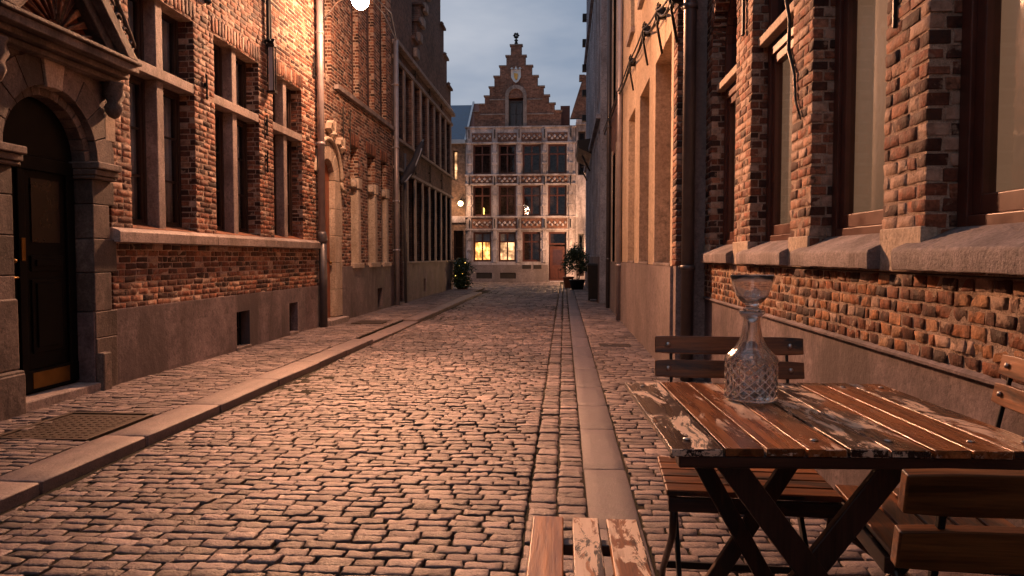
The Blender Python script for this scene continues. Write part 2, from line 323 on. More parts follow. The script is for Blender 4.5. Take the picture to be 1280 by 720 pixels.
def blocks(name, P, F, mat, parent=None, nx=5, nv=4, bev=.006, rough=.0015, jit=.002, bulge=0., warp=0., sink=.006):
    """P rows: u0,u1,v0,v1,d,depth. Every row becomes one rounded, slightly irregular block, all in one mesh."""
    P = np.asarray(P, float); n = len(P)
    su = np.linspace(0, 1, nx - 2); sv = np.linspace(0, 1, nv - 2)
    w = (P[:, 1] - P[:, 0])[:, None]; h = (P[:, 3] - P[:, 2])[:, None]
    bu = np.minimum(bev, w * .3); bv = np.minimum(bev, h * .3)
    us = np.concatenate([np.zeros((n, 1)), bu + su[None] * (w - 2 * bu), w], 1); vs = np.concatenate([np.zeros((n, 1)), bv + sv[None] * (h - 2 * bv), h], 1)
    Ug = P[:, 0][:, None, None] + us[:, :, None] + np.zeros((1, 1, nv)); Vg = P[:, 2][:, None, None] + vs[:, None, :] + np.zeros((1, nx, 1))
    fu = us[:, :, None] / w[:, :, None]; fv = vs[:, None, :] / h[:, None, :]
    if warp:
        c = rng.normal(0, warp, (n, 4, 2))
        for k in range(2):
            dlt = c[:, 0, k][:, None, None] * (1 - fu) * (1 - fv) + c[:, 1, k][:, None, None] * fu * (1 - fv) + c[:, 2, k][:, None, None] * fu * fv + c[:, 3, k][:, None, None] * (1 - fu) * fv
            if k: Vg = Vg + dlt
            else: Ug = Ug + dlt
    edge = np.zeros((nx, nv), bool); edge[0] = edge[-1] = True; edge[:, 0] = edge[:, -1] = True
    cor = np.zeros((nx, nv)); 
    Dg = P[:, 4][:, None, None] + bulge * (1 - (2 * fu - 1) ** 2) * (1 - (2 * fv - 1) ** 2) + rng.normal(0, rough, (n, nx, nv))
    Dg = np.where(edge[None], P[:, 4][:, None, None] - sink, Dg)
    tilt = rng.normal(0, rough * .8, (n, 2)); Dg = Dg + tilt[:, 0][:, None, None] * (fu * 2 - 1) + tilt[:, 1][:, None, None] * (fv * 2 - 1)
    Ug = Ug + rng.uniform(-jit, jit, (n, nx, nv)); Vg = Vg + rng.uniform(-jit, jit, (n, nx, nv))
    rb = np.minimum(bev * 1.1, .3 * np.minimum(w, h))[:, 0]           # round the corners in plan
    for a, b, sx, sy in ((0, 0, 1, 1), (-1, 0, -1, 1), (0, -1, 1, -1), (-1, -1, -1, -1)):
        Ug[:, a, b] += sx * rb * .6; Vg[:, a, b] += sy * rb * .6
    ring = [(i, 0) for i in range(nx)] + [(nx - 1, j) for j in range(1, nv)] + [(i, nv - 1) for i in range(nx - 2, -1, -1)] + [(0, j) for j in range(nv - 2, 0, -1)]
    ri = np.array([a * nv + b for a, b in ring]); m = nx * nv; k = len(ri)
    U1 = Ug.reshape(n, m); V1 = Vg.reshape(n, m); D1 = Dg.reshape(n, m)
    Ub = U1[:, ri]; Vb = V1[:, ri]; Db = np.repeat((P[:, 4] - P[:, 5])[:, None], k, 1)
    X = F.arr(np.concatenate([U1, Ub], 1).ravel(), np.concatenate([V1, Vb], 1).ravel(), np.concatenate([D1, Db], 1).ravel())
    q = [(i * nv + j, (i + 1) * nv + j, (i + 1) * nv + j + 1, i * nv + j + 1) for i in range(nx - 1) for j in range(nv - 1)]
    q += [(ri[i], m + i, m + (i + 1) % k, ri[(i + 1) % k]) for i in range(k)]
    q = np.array(q)
    if F.flip(): q = q[:, ::-1]
    A = (q[None] + (np.arange(n) * (m + k))[:, None, None]).reshape(-1, 4)
    me = bpy.data.meshes.new(name); me.vertices.add(len(X)); me.vertices.foreach_set('co', X.astype(np.float32).ravel())
    me.loops.add(A.size); me.loops.foreach_set('vertex_index', A.astype(np.int32).ravel())
    me.polygons.add(len(A)); me.polygons.foreach_set('loop_start', np.arange(0, A.size, 4, dtype=np.int32))
    me.polygons.foreach_set('use_smooth', np.tile(np.arange(len(q)) < (nx - 1) * (nv - 1), n)); me.update(calc_edges=True); me.validate()
    return link(name, me, mat, parent)

def hole_at(h, z):
    """interval blocked by an opening at height z: ('r',u0,u1,z0,z1) or ('a',u0,u1,z0,spring)"""
    k, a, b, z0, z1 = h
    if k == 'r': return (a, b) if z0 <= z < z1 else None
    r = (b - a) / 2; c = (a + b) / 2
    if z0 <= z < z1: return (a, b)
    if z1 <= z < z1 + r: w = math.sqrt(r * r - (z - z1) ** 2); return (c - w, c + w)
def solids(u0, u1, z, holes):
    iv = sorted(filter(None, (hole_at(h, z) for h in holes))); o = []; c = u0
    for a, b in iv:
        if a > c: o.append((c, min(a, u1)))
        c = max(c, b)
    if c < u1: o.append((c, u1))
    return [x for x in o if x[1] - x[0] > .01]
def brick_wall(F, u0, u1, z0, z1, holes, T, parent, mat='brick', ch=.058, L=.17, gap=.010, fine=True, rough=.0014, mortar='mortar', deep=.0060):
    Q = []; mb = MB(); n = int(round((z1 - z0) / ch)); ch = (z1 - z0) / n
    for k in range(n):
        za, zb = z0 + k * ch, z0 + (k + 1) * ch
        for a, b in solids(u0, u1, (za + zb) / 2, holes):
            mb.box(F, a + .004, b - .004, za, zb, -T, -deep + .003)
            x = a; first = True
            while x < b - 1e-4:
                l = (L * .5 if k % 2 else L) if first else (L if random.random() < .8 else L * .5)
                l *= random.uniform(.93, 1.07)
                if b - (x + l) < L * .34: l = b - x
                e = min(b, x + l); last = e >= b - 1e-4
                ua, ub = x + (0 if first else gap / 2), e - (0 if last else gap / 2)
                dp = .018
                if (first or last): dp = (.075 if k % 2 else .05) if T > .1 else .018
                d = random.gauss(0, .0009)
                Q.append((ua, ub, za + gap / 2, zb - gap / 2, d, dp + abs(d)))
                if (first or last) and T > .12:                        # the courses returning into the reveal
                    uu = (ua, min(ua + .05, ub)) if first else (max(ub - .05, ua), ub)
                    Q.append((uu[0], uu[1], za + gap / 2, zb - gap / 2, -dp - gap, T - dp - gap - .01))
                x = e; first = False
    mb.build('wall', mortar, parent, split=0)
    if fine: return blocks('brickwork', Q, F, mat, parent, 6, 4, .0028, rough, .0022, 0, .0020, .0026)
    return blocks('brickwork', Q, F, mat, parent, 4, 4, .006, .001, .001, 0, 0, .005)
def holed(mb, F, u0, u1, z0, z1, holes, d0, d1):
    zs = sorted({z0, z1, *[min(max(h[3], z0), z1) for h in holes], *[min(max(h[4], z0), z1) for h in holes]})
    for a, b in zip(zs, zs[1:]):
        if b - a > 1e-4:
            for x, y in solids(u0, u1, (a + b) / 2, holes): mb.box(F, x, y, a, b, d0, d1)
    return mb
def voussoirs(mb, F, c, zs, r0, r1, a0, a1, n, d0, d1, gap=.004, pointed=0):
    for i in range(n):
        t0 = a0 + (a1 - a0) * i / n + gap / r0; t1 = a0 + (a1 - a0) * (i + 1) / n - gap / r0
        pts = []
        for r, ts in ((r0, (t0, (t0 + t1) / 2, t1)), (r1, (t1, (t0 + t1) / 2, t0))):
            for t in ts: pts.append((c + r * math.cos(t), zs + r * math.sin(t)))
        mb.prism(F, pts, d0, d1)
def curtain(F, u0, u1, z0, z1, d, mat, parent, folds=9, amp=.018):
    n = max(8, folds * 5); v = []; f = []; ph = random.random() * 9
    for j, z in enumerate((z0, (z0 + z1) / 2, z1)):
        for i in range(n + 1):
            t = i / n; v.append(tuple(F(u0 + (u1 - u0) * t, z, d + amp * (math.sin(t * folds * 2 * PI + ph) + .4 * math.sin(t * folds * 5.3 + ph)))))
    for j in range(2):
        for i in range(n): a = j * (n + 1) + i; f.append((a, a + 1, a + n + 2, a + n + 1))
    mb = MB(); mb.v = v; mb.f = f; o = mb.build('curtain', mat, parent, smooth=True); sm = o.modifiers.new('thickness', 'SOLIDIFY'); sm.thickness = .002
    return o
def window(F, u0, u1, z0, z1, d, parent, mat='frame', fw=.05, bars=(1, 3), sash=.035, glass='pane', cur=None, inner=None, depth=.05, name='window', arch=False):
    """frame mesh that parents its pane (sub-part); curtain and lit interior beside it"""
    mb = MB()
    for a, b, c, e in ((u0, u0 + fw, z0, z1), (u1 - fw, u1, z0, z1), (u0 + fw, u1 - fw, z0, z0 + fw), (u0 + fw, u1 - fw, z1 - fw, z1)): mb.box(F, a, b, c, e, d - depth, d)
    a, b, c, e = u0 + fw, u1 - fw, z0 + fw, z1 - fw
    for k in range(bars[0]):
        x0 = a + (b - a) * k / bars[0]; x1 = a + (b - a) * (k + 1) / bars[0]
        for p, q, r, s_ in ((x0, x0 + sash, c, e), (x1 - sash, x1, c, e), (x0 + sash, x1 - sash, c, c + sash), (x0 + sash, x1 - sash, e - sash, e)): mb.box(F, p + .001, q - .001, r, s_, d - depth - .015, d - .014)
        for j in range(1, bars[1]): zz = c + (e - c) * j / bars[1]; mb.box(F, x0 + sash, x1 - sash, zz - .009, zz + .009, d - depth - .005, d - .024)
    o = mb.build(name, mat, parent, bevel=.003, seg=1)
    MB().box(F, a + .01, b - .01, c + .01, e - .01, d - .040, d - .036).build('pane', glass, o)
    if cur: curtain(F, a, b, c, e, d - .085, cur, o, max(3, int((b - a) / .07)))
    if inner: MB().box(F, a, b, c, e, d - .24, d - .22).build('lit_room', inner, o)
    return o

# ================================================================== SETTING: ground
tag(MB().box(ID, -300, 300, -60, 400, -.30, -.045).build('ground', 'dirt'), kind='structure')
road_bed = MB().box(ID, -2.62, .14, .3, 42, -.2, -.014).build('road_bed', 'dirt'); tag(road_bed, kind='structure')
Q = []
y = .9
while y < 40:
    big = 1 if y < 16 else 1.6
    rh = .070 * random.uniform(.95, 1.06) * big; x = -2.53 - random.random() * .1; x1 = -.165
    while x < x1 - .02:
        w = random.uniform(.118, .152) * big; e = min(x + w, x1)
        if x1 - e < .05: e = x1
        und = .006 * math.sin(x * 2.3 + y * .7) + .006 * math.sin(y * 1.9 + x * 3.1) - .012 * max(0, -2.2 - x)
        Q.append((max(x, -2.515) + .0045, e - .0045, y + .0035, y + rh - .0035, random.gauss(0, .0026) + und, .06)); x = e
    y += rh
nearQ = [q for q in Q if q[2] < 13]; farQ = [q for q in Q if q[2] >= 13]
for col, (a, b) in enumerate(((-.160, -.030), (-.027, .106))):          # two straight gutter courses by the channel
    y = .9 + col * .03
    while y < 30:
        l = random.uniform(.07, .115) if col else random.uniform(.08, .14)
        (nearQ if y < 13 else farQ).append((a + .004, b - .004, y + .005, y + l - .005, random.gauss(0, .003) - .004 * (1 + col), .06)); y += l
rd = blocks('road', nearQ, ID, 'cobble', None, 8, 6, .0042, .0013, .0024, .0012, .0042, .0040); tag(rd, kind='structure')
tag(blocks('far_road', farQ, ID, 'cobble', None, 4, 4, .02, .002, .003, 0, .006, .012), kind='structure')
# square beyond the street
Q = []
y = 24.8
while y < 33:
    x = -12
    while x < 6:
        if not (-2.6 < x < .15) or y > 40: Q.append((x + .01, x + .24, y + .008, y + .13, random.gauss(0, .003) - .002, .04))
        x += .25
    y += .138
tag(blocks('square_paving', Q, ID, 'cobble', None, 4, 4, .02, .002, .003, 0, .006, .012), kind='structure')
# pavements
def pavement(name, x0, x1, y0, y1, zt, lw, rh, fine_to=12, skip=()):
    a = []; b = []; y = y0
    k = 0
    while y < y1:
        s = 1 if y < fine_to else 1.5
        h = rh * s * random.uniform(.93, 1.07); x = x0 - random.random() * lw
        while x < x1 - .01:
            w = lw * s * random.uniform(.75, 1.2); e = min(x + w, x1)
            if x1 - e < .05: e = x1
            xa = max(x, x0)
            cx, cy = (xa + e) / 2, y + h / 2
            if e - xa > .03 and not any(p[0] < cx < p[1] and p[2] < cy < p[3] for p in skip):
                (a if y < fine_to else b).append((xa + .004, e - .004, y + .004, y + h - .004, zt + random.gauss(0, .002) + .003 * math.sin(x * 3 + y * 1.3), .06))
            x = e
        y += h
    tag(blocks(name, a, ID, 'paver', None, 6, 4, .004, .0011, .0022, .0004, .0035, .0035), kind='structure')
    if b: tag(blocks('far_' + name, b, ID, 'paver', None, 4, 4, .012, .001, .002, 0, .003, .005), kind='structure')
    tag(MB().box(ID, x0 - .01, x1 + .01, y0, y1, -.2, zt - .012).build(name + '_bed', 'dirt'), kind='structure')
HATCH = (-3.46, -2.86, 4.08, 4.80)
pavement('left_pavement', -3.86, -2.83, 1.2, 25.5, .05, .15, .062, 11, (HATCH, (-3.5, -3.0, 11.6, 12.2)))
pavement('right_pavement', .338, 1.32, 1.0, 30, .012, .17, .070, 11)
# kerb stones (left), dropped where the kerb breaks off
Q = []; y = 1.5
while y < 22:
    l = random.uniform(.85, 1.15)
    if y < 9.45 and y + l > 9.45: l = 9.45 - y + .001
    zt = .052 if y < 9.44 or y > 11.8 else .018
    xs = -2.55
    Q.append((-2.82, xs, y + .003, y + l - .003, zt, .12)); y += l
tag(blocks('kerb', Q, ID, 'kerb', None, 6, 8, .012, .0012, .002, 0, .002, .007), kind='structure')
Q = []; y = 1.0
while y < 31:
    l = random.uniform(.75, 1.05); Q.append((.112, .332, y + .002, y + l - .002, .006, .1)); y += l
tag(blocks('channel_stone', Q, ID, 'granite', None, 6, 8, .005, .0008, .001, 0, .001, .003), kind='structure')
# access cover let into the left pavement
hc = thing('access_cover', 'rusty square cast iron access cover set in left pavement before the black door', 'manhole cover', (-3.16, 4.44, 0))
mb = MB()
for a, b, c, d in ((-.31, .31, -.37, -.335), (-.31, .31, .335, .37), (-.31, -.275, -.335, .335), (.275, .31, -.335, .335)): mb.box(ID, a, b, c, d, -.05, .058)
mb.build('rim', 'rust', hc, bevel=.003)
mb = MB().box(ID, -.27, .27, -.33, -.004, -.05, .049).box(ID, -.27, .27, .004, .33, -.05, .049)
for i in range(9):
    for j in range(11): mb.box(ID, -.24 + i * .056, -.212 + i * .056, -.30 + j * .055, -.275 + j * .055, .047, .0525)
mb.build('plate', 'rust', hc, bevel=.002, seg=1, split=.1)
hc = thing('access_cover', 'small iron cover in left pavement near the red door', 'manhole cover', (-3.25, 11.9, 0))
MB().box(ID, -.25, .25, -.28, .28, -.05, .056).build('plate', 'rust', hc, bevel=.004)
hc = thing('access_cover', 'thin iron cover in right pavement near the wheelie bin', 'manhole cover', (.66, 9.3, 0))
MB().box(ID, -.2, .2, -.16, .16, -.05, .017).build('plate', 'rust', hc, bevel=.004)

# ================================================================== LEFT BUILDING A
def massing(mb, F, u0, u1, z0, z1, d0=-1.1, d1=-7): return mb.box(F, u0, u1, z0, z1, d1, d0)
A = thing('brick_house', 'red brick house with stone cross windows and arched black door, left foreground', 'house', (-3.85, 7, 0))
A.location = (0, 0, 0)
LWIN = [(6.20, 7.33), (7.77, 8.93), (9.37, 10.43)]
WZ0, WZ1 = 1.46, 3.62
door_hole = ('a', 4.67, 5.44, 0, 1.92)
holesA = [('r', a, b, 1.41, WZ1) for a, b in LWIN] + [('r', 4.42, 5.90, 0, 2.62)]
brick_wall(LW, 3.0, 5.62, 2.62, 6.9, [], .22, A)
brick_wall(LW, 5.62, 11.12, .69, 6.9, holesA, .22, A)
brick_wall(LW, 3.0, 4.42, .0, 2.62, [], .22, A)
massing(MB(), LW, 2.0, 11.1, 0, 6.88).build('rear_wall', 'room', A)
mb = MB(); mb.box(LW, 5.60, 11.1, -.05, .69, -.22, .022)
# cut the two vents by building the plinth in pieces
mb = MB(); vents = [('r', 8.17, 8.52, .085, .50), ('r', 9.80, 10.11, .085, .50)]
holed(mb, LW, 5.60, 11.10, -.05, .69, vents, -.22, .022)
mb.build('plinth', 'render', A)
MB().prism(LW, [(5.6, .688), (11.1, .688), (11.1, .70), (5.6, .70)], -.02, .020).build('plinth_cap', 'render', A)
for _, a, b, c, d in vents:
    v = MB().box(LW, a, b, c, d, -.2, -.14).build('cellar_vent', 'room', A)
    g = MB()
    for k in range(5): x = a + (b - a) * (k + .5) / 5; g.box(LW, x - .006, x + .006, c, d, -.09, -.075)
    g.box(LW, a, b, (c + d) / 2 - .006, (c + d) / 2 + .006, -.088, -.077); g.build('grille', 'iron', v, split=0)
    MB().box(LW, a - .02, b + .02, c - .035, c - .002, -.1, .035).build('vent_sill', 'stone', v, bevel=.004)
# long sill
y = 5.88; mb = MB()
for l in (1.75, 1.62, 1.70):
    F = LW; mb.prism(Face((-3.85, 0, 0), (1, 0, 0), (0, 1, 0)), [(-.05, 1.275), (.085, 1.275), (.085, 1.365), (.07, 1.38), (.0, 1.405), (-.05, 1.405)], y + .002, y + l); y += l + .003
mb.build('sill', 'stone', A, bevel=.006)
for a, b in LWIN:
    mb = MB(); mb.prism(Face((-3.85, 0, 0), (1, 0, 0), (0, 1, 0)), [(-.21, 1.40), (-.001, 1.404), (-.001, 1.41), (-.21, 1.47)], a, b); mb.build('inner_sill', 'brick_old', A)
    c = (a + b) / 2
    mb = MB().box(LW, c - .062, c + .062, 1.41, 2.845, -.19, -.045).box(LW, c - .062, c + .062, 2.945, WZ1, -.19, -.045)
    mb.build('mullion', 'stone', A, bevel=.012)
    MB().box(LW, a - .01, b + .03, 2.845, 2.945, -.19, -.004).build('transom', 'stone', A, bevel=.006)
    for x0, x1 in ((a, c - .062), (c + .062, b)):
        window(LW, x0, x1, 1.44, 2.845, -.16, A, 'frame_dk', .035, (1, 3), .03, cur='lace')
        window(LW, x0, x1, 2.945, WZ1, -.16, A, 'frame_dk', .035, (1, 1), .03, cur='lace')
    # soldier course over the opening
    q = []; n = 17
    for k in range(n): q.append((a - .05 + (b - a + .1) * k / n + .004, a - .05 + (b - a + .1) * (k + 1) / n - .004, WZ1, WZ1 + .165, .006, .2))
    blocks('flat_arch', q, LW, 'brick', A, 4, 6, .005, .001, .001, 0, .001, .004)
# the same house front runs on behind the camera
MB().box(LW, -14, 3.0, -.05, 7.2, -1, 0).build('side_wall', 'brick_dark', A)
def anchor(u, z0, z1, F=LW, parent=A, w=.03, d=.05):
    mb = MB().tube([F(u, z0, d), F(u, z0 + (z1 - z0) * .5, d), F(u, z1, d)], w / 2, 8)
    mb.box(F, u - w, u + w, (z0 + z1) / 2 - .02, (z0 + z1) / 2 + .02, -.03, d)
    mb.lathe(F(u, z0 - .02, d), [(0, -.03), (w * .9, 0), (w * .5, .03), (0, .05)], 8)
    return mb.build('wall_anchor', 'iron', parent)
anchor(7.60, 3.90, 5.2, d=.03, w=.045); anchor(9.16, 3.95, 6.2, d=.04, w=.05); anchor(5.97, 2.93, 4.6, d=.05, w=.05)
mb = MB().lathe(LW(5.98, 2.80, .06), [(0, 0), (.05, .01), (.065, .05), (.03, .08), (.05, .11), (.02, .16), (0, .18)], 10).build('anchor_foot', 'iron', A, True)
anchor(9.13, 2.75, 2.98, w=.025, d=.02); anchor(9.13, 2.28, 2.52, w=.022, d=.02); anchor(10.92, 3.93, 4.25, w=.02, d=.02); anchor(7.56, 2.88, 3.1, w=.02, d=.02)
# narrow wall lantern (unlit) on the second pier
wl = thing('wall_lantern', 'unlit narrow black box lantern hanging on left brick pier between windows', 'lantern', tuple(LW(9.20, 3.30, .0)))
FL = Face((0, 0, 0), (0, 1, 0), (1, 0, 0))
mb = MB()
for a, b in ((-.045, -.030), (.030, .045)):
    for d in (.02, .095): mb.box(FL, a, b, 0, .56, d, d + .015)
mb.box(FL, -.05, .05, .56, .60, .01, .12).box(FL, -.05, .05, -.03, .0, .01, .12).prism(FL, [(-.05, .6), (.05, .6), (0, .67)], .02, .11)
mb.build('cage', 'iron', wl, bevel=.002)
MB().box(FL, -.028, .028, .0, .56, .036, .092).build('glass_body', 'zinc', wl)
MB().tube([FL(0, .63, .06), FL(0, 1.0, .05), FL(0, 2.2, .03)], .016, 8).build('rod', 'iron', wl)

# stone doorway with pediment
rD = .428; cD = 5.188; zS = 1.92
mb = MB()
zz = [.0, .48, .70, 1.02, 1.30, 1.58, 1.78]
for side in (0, 1):
    for k in range(6):
        wdt = (.27, .29, .22, .30, .21, .28)[k] if side else .9
        u0 = 5.616 if side else 4.76 - wdt; u1 = u0 + wdt
        mb.box(LW, u0, u1, zz[k] + .002, zz[k + 1] - .002, -.16, .03 if k else .035)
mb.build('jamb', 'dark_stone', A, bevel=.008)
mb = MB()
for side in (0, 1):
    u0, u1 = (5.616, 5.73) if side else (4.40, 4.76)
    mb.box(LW, u0, u1 - .004, .02, .36, -.05, .09)
    if not side: mb.box(LW, 4.25, 4.755, .36, .86, -.05, .055).box(LW, 4.1, 4.75, .0, .34, -.05, .10)
mb.build('jamb_base', 'dark_stone', A, bevel=.015)
mb = MB()
for u0, u1 in ((5.60, 5.86), (4.46, 4.78)):
    for k, (za, zb, e) in enumerate(((1.782, 1.81, .045), (1.812, 1.86, .06), (1.862, 1.918, .085))): mb.box(LW, u0 - e * .3, u1 + e * .3, za, zb, -.15, .03 + e)
mb.build('capital', 'dark_stone', A, bevel=.01)
mb = MB(); voussoirs(mb, LW, cD, zS, rD + .075, rD + .30, 0, PI, 9, -.15, .03, .003); mb.build('arch', 'dark_stone', A, bevel=.006)
mb = MB(); voussoirs(mb, LW, cD, zS, rD + .06, rD + .36, PI * .445, PI * .555, 1, -.1, .05); mb.build('keystone', 'pale', A, bevel=.008)
MB().box(LW, 5.795, 5.93, 2.12, 2.34, -.1, .032).build('quoin', 'pale', A, bevel=.008)
mb = MB(); voussoirs(mb, LW, cD, zS, rD, rD + .072, 0, PI, 15, -.16, -.03, .0015); mb.build('arch_moulding', 'dark_stone', A, bevel=.006)
mb = MB()
sp = [(5.90, 1.93), (5.90, 2.66), (cD, 2.66), (cD, zS + .70)] + [(cD + .70 * math.cos(t), zS + .70 * math.sin(t)) for t in np.linspace(PI / 2, .02, 12)][1:]
mb.prism(LW, sp, -.2, .016); mb.prism(LW, [(2 * cD - u, z) for u, z in sp], -.2, .016)
mb.build('spandrel', 'dark_stone', A)
mb = MB()   # cornice: three stepped bands
for za, zb, e in ((2.60, 2.65, .10), (2.652, 2.70, .16), (2.702, 2.765, .235), (2.767, 2.80, .26)): mb.box(LW, 4.50 - e * .3, 5.90 + e * .3, za, zb, -.02, e)
mb.build('cornice', 'dark_stone', A, bevel=.01)
mb = MB(); ap = (cD, 3.50)
def rake(mb, s, e0, e1, w):
    u0 = cD + s * .76; a = Vector((u0, 2.80)); b = Vector((cD, 3.52)); t = (b - a).normalized(); nn = Vector((t.y, -t.x)) * (1 if s < 0 else -1)
    pts = [a, b, b + Vector((0, -w * 1.25)), a + Vector((-s * w * 1.6, 0))]
    mb.prism(LW, [tuple(p) for p in pts], e0, e1)
for s in (-1, 1): rake(mb, s, -.02, .16, .16); rake(mb, s, .161, .25, .09)
mb.build('raking_cornice', 'dark_stone', A, bevel=.01)
MB().prism(LW, [(cD - .66, 2.80), (cD + .66, 2.80), (cD, 3.40)], -.05, .03).build('tympanum', 'brick_old', A)
mb = MB()
for k in range(11):     # fan relief
    t = PI * (k + .5) / 11; r = .42 / max(.5, abs(math.sin(t)) + .35 * abs(math.cos(t))) * .9
    mb.prism(LW, [(cD + .08 * math.cos(t - .1), 2.83 + .08 * math.sin(t - .1)), (cD + r * math.cos(t - .09), 2.83 + r * math.sin(t - .09)), (cD + r * 1.05 * math.cos(t), 2.83 + r * 1.05 * math.sin(t)), (cD + r * math.cos(t + .09), 2.83 + r * math.sin(t + .09))], .03, .075)
mb.build('relief', 'brick_old', A, bevel=.01, split=.4)
mb = MB()               # scrollwork riding on the right slope
for k in range(9):
    t = k / 8; u = cD + .86 - t * .76; z = 2.86 + t * .72
    pts = [LW(u + .05 * math.cos(a) * (1 - a / 9), z + .10 + .05 * math.sin(a) * (1 - a / 9), .12) for a in np.linspace(0, 6.5, 12)]
    mb.tube(pts, .014, 6)
mb.tube([LW(cD + .90 - t * .85, 2.98 + t * .9 + .08 * math.sin(t * PI), .12) for t in np.linspace(0, 1, 12)], .02, 6)
mb.build('scrollwork', 'dark_stone', A, True, split=.5)
for u in (5.83, 4.56):  # carved corbels
    mb = MB()
    mb.lathe(LW(u, 2.30, .09), [(0, 0), (.04, .02), (.075, .09), (.05, .14), (.085, .2), (.07, .27), (.09, .30)], 10, lambda r, q, z: r * (1 + .18 * math.sin(5 * q + z * 30)))
    mb.build('corbel', 'dark_stone', A, True)
dr = MB().box(LW, 4.76, 5.616, .12, 1.92, -.19, -.14)
dr.prism(LW, [(cD + rD * math.cos(t), zS + rD * math.sin(t)) for t in np.linspace(0, PI, 24)], -.19, -.14)
dA = dr.build('door', 'door', A, bevel=.002)
mb = MB()
for a, b, c, e in ((4.78, 4.86, .14, 1.80), (5.51, 5.60, .14, 1.80), (4.99, 5.06, .14, 1.80)): mb.box(LW, a, b, c, e, -.142, -.115)
for c, e in ((1.80, 1.90), (.14, .30)): mb.box(LW, 4.78, 5.60, c, e, -.143, -.11)
for a, b, c, e in ((5.12, 5.46, .42, .98), (5.12, 5.46, 1.04, 1.16)): mb.box(LW, a, b, c, e, -.141, -.125); mb.box(LW, a + .04, b - .04, c + .04, e - .03, -.126, -.112)
mb.build('door_panel', 'door', dA, bevel=.006)
MB().box(LW, 5.14, 5.44, 1.26, 1.74, -.138, -.130).build('door_glass', 'dark_glass', dA)
MB().box(LW, 5.08, 5.48, .16, .28, -.11, -.104).box(LW, 4.80, 4.96, .16, .29, -.109, -.103).build('kick_plate', 'brass', dA, bevel=.002)
MB().box(LW, 5.005, 5.045, 1.12, 1.29, -.115, -.107).build('push_plate', 'brass', dA, bevel=.003)
mb = MB().lathe(LW(4.90, 1.12, -.085), [(0, -.018), (.016, -.010), (.02, 0), (.016, .010), (0, .018)], 12).tube([LW(4.90, 1.12, -.14), LW(4.90, 1.12, -.08)], .008, 8)
mb.tube([LW(4.90, 1.00, -.14), LW(4.90, 1.00, -.06), LW(4.82, 1.00, -.055)], .008, 8); mb.build('handle', 'brass', dA, True)
MB().box(LW, 4.76, 5.70, .03, .12, -.30, .06).build('door_step', 'stone', A, bevel=.012)
# drainpipe at the corner
def drain(u, d, z0, z1, r, parent, mat, rings, F=LW):
    p = MB().tube([F(u, z0, d), F(u, z1, d)], r, 20).build('drainpipe', mat, parent, True)
    mb = MB()
    for z in rings: mb.tube([F(u, z - .025, d), F(u, z - .02, d), F(u, z + .02, d), F(u, z + .025, d)], [r, r * 1.22, r * 1.22, r], 20); mb.box(F, u - .008, u + .008, z - .015, z + .015, -.02, d - r)
    mb.build('pipe_collar', mat, p, True)
    return p
drain(11.0, .09, 1.42, 6.9, .052, A, 'pipe', (2.9, 4.6)); p = MB().tube([LW(11.0, .05, .10), LW(11.0, 1.46, .10)], .060, 20).build('drainpipe', 'pipe_dk', A, True)
mb = MB().tube([LW(11.0, 1.36, .10), LW(11.0, 1.40, .10), LW(11.0, 1.50, .09), LW(11.0, 1.54, .09)], [.062, .074, .07, .054], 20).build('pipe_collar', 'pipe_dk', p, True)

# ================================================================== LEFT BUILDING B
B = thing('brick_house', 'tall brown brick house with arched red door beside the lit street lamp', 'house')
BW = [(12.84, 13.30), (13.96, 14.52), (15.02, 15.46)]
hB = [('a', 11.20, 11.84, 0, 2.38)] + [('r', a, b, .98, 3.18) for a, b in BW] + [('r', 11.42, 11.80, 4.12, 8.2), ('r', 12.98, 13.40, 4.12, 8.2), ('r', 14.0, 14.5, 4.12, 8.2), ('r', 15.0, 15.5, 4.12, 8.2)]
brick_wall(LW, 11.21, 16.0, .98, 9.2, [(k, a - .0, b + (.0 if k == 'r' else .34), c, d) for k, a, b, c, d in hB], .24, B, fine=False)
for k, a, b, c, d in hB[4:]: MB().box(LW, a, b, c, d, -.13, -.10).build('blind_window', 'brick_dark', B)
mb = MB(); holed(mb, LW, 12.2, 16.0, -.05, .98, [('r', 14.55, 14.95, .1, .5)], -.24, .03); mb.build('plinth', 'render', B)
MB().box(LW, 14.5, 15, .1, .5, -.2, -.15).build('cellar_vent', 'room', B)
massing(MB(), LW, 11.12, 16.05, 0, 9.1).build('rear_wall', 'room', B)
MB().box(LW, 11.95, 16.0, 3.96, 4.04, -.02, .075).build('string_course', 'stone', B, bevel=.01)
mb = MB()
for z0, z1, w in ((.14, .60, .46), (.60, 1.05, .50), (1.05, 1.5, .44), (1.5, 1.95, .50), (1.95, 2.42, .46)): mb.box(LW, 11.845, 11.845 + w * .8, z0 + .002, z1 - .002, -.26, .028)
voussoirs(mb, LW, 11.52, 2.42, .32, .60, 0, PI * .97, 7, -.25, .028, .002)
mb.build('door_surround', 'pale', B, bevel=.008)
mb = MB().tube([LW(11.52 + .64 * math.cos(t), 2.42 + .64 * math.sin(t), .05) for t in np.linspace(0, PI * .72, 16)], .035, 8).tube([LW(12.16, 2.42, .05), LW(12.16, 2.30, .06), LW(12.34, 2.28, .06)], .035, 8)
mb.build('hood_mould', 'pale', B, True)
mb = MB()
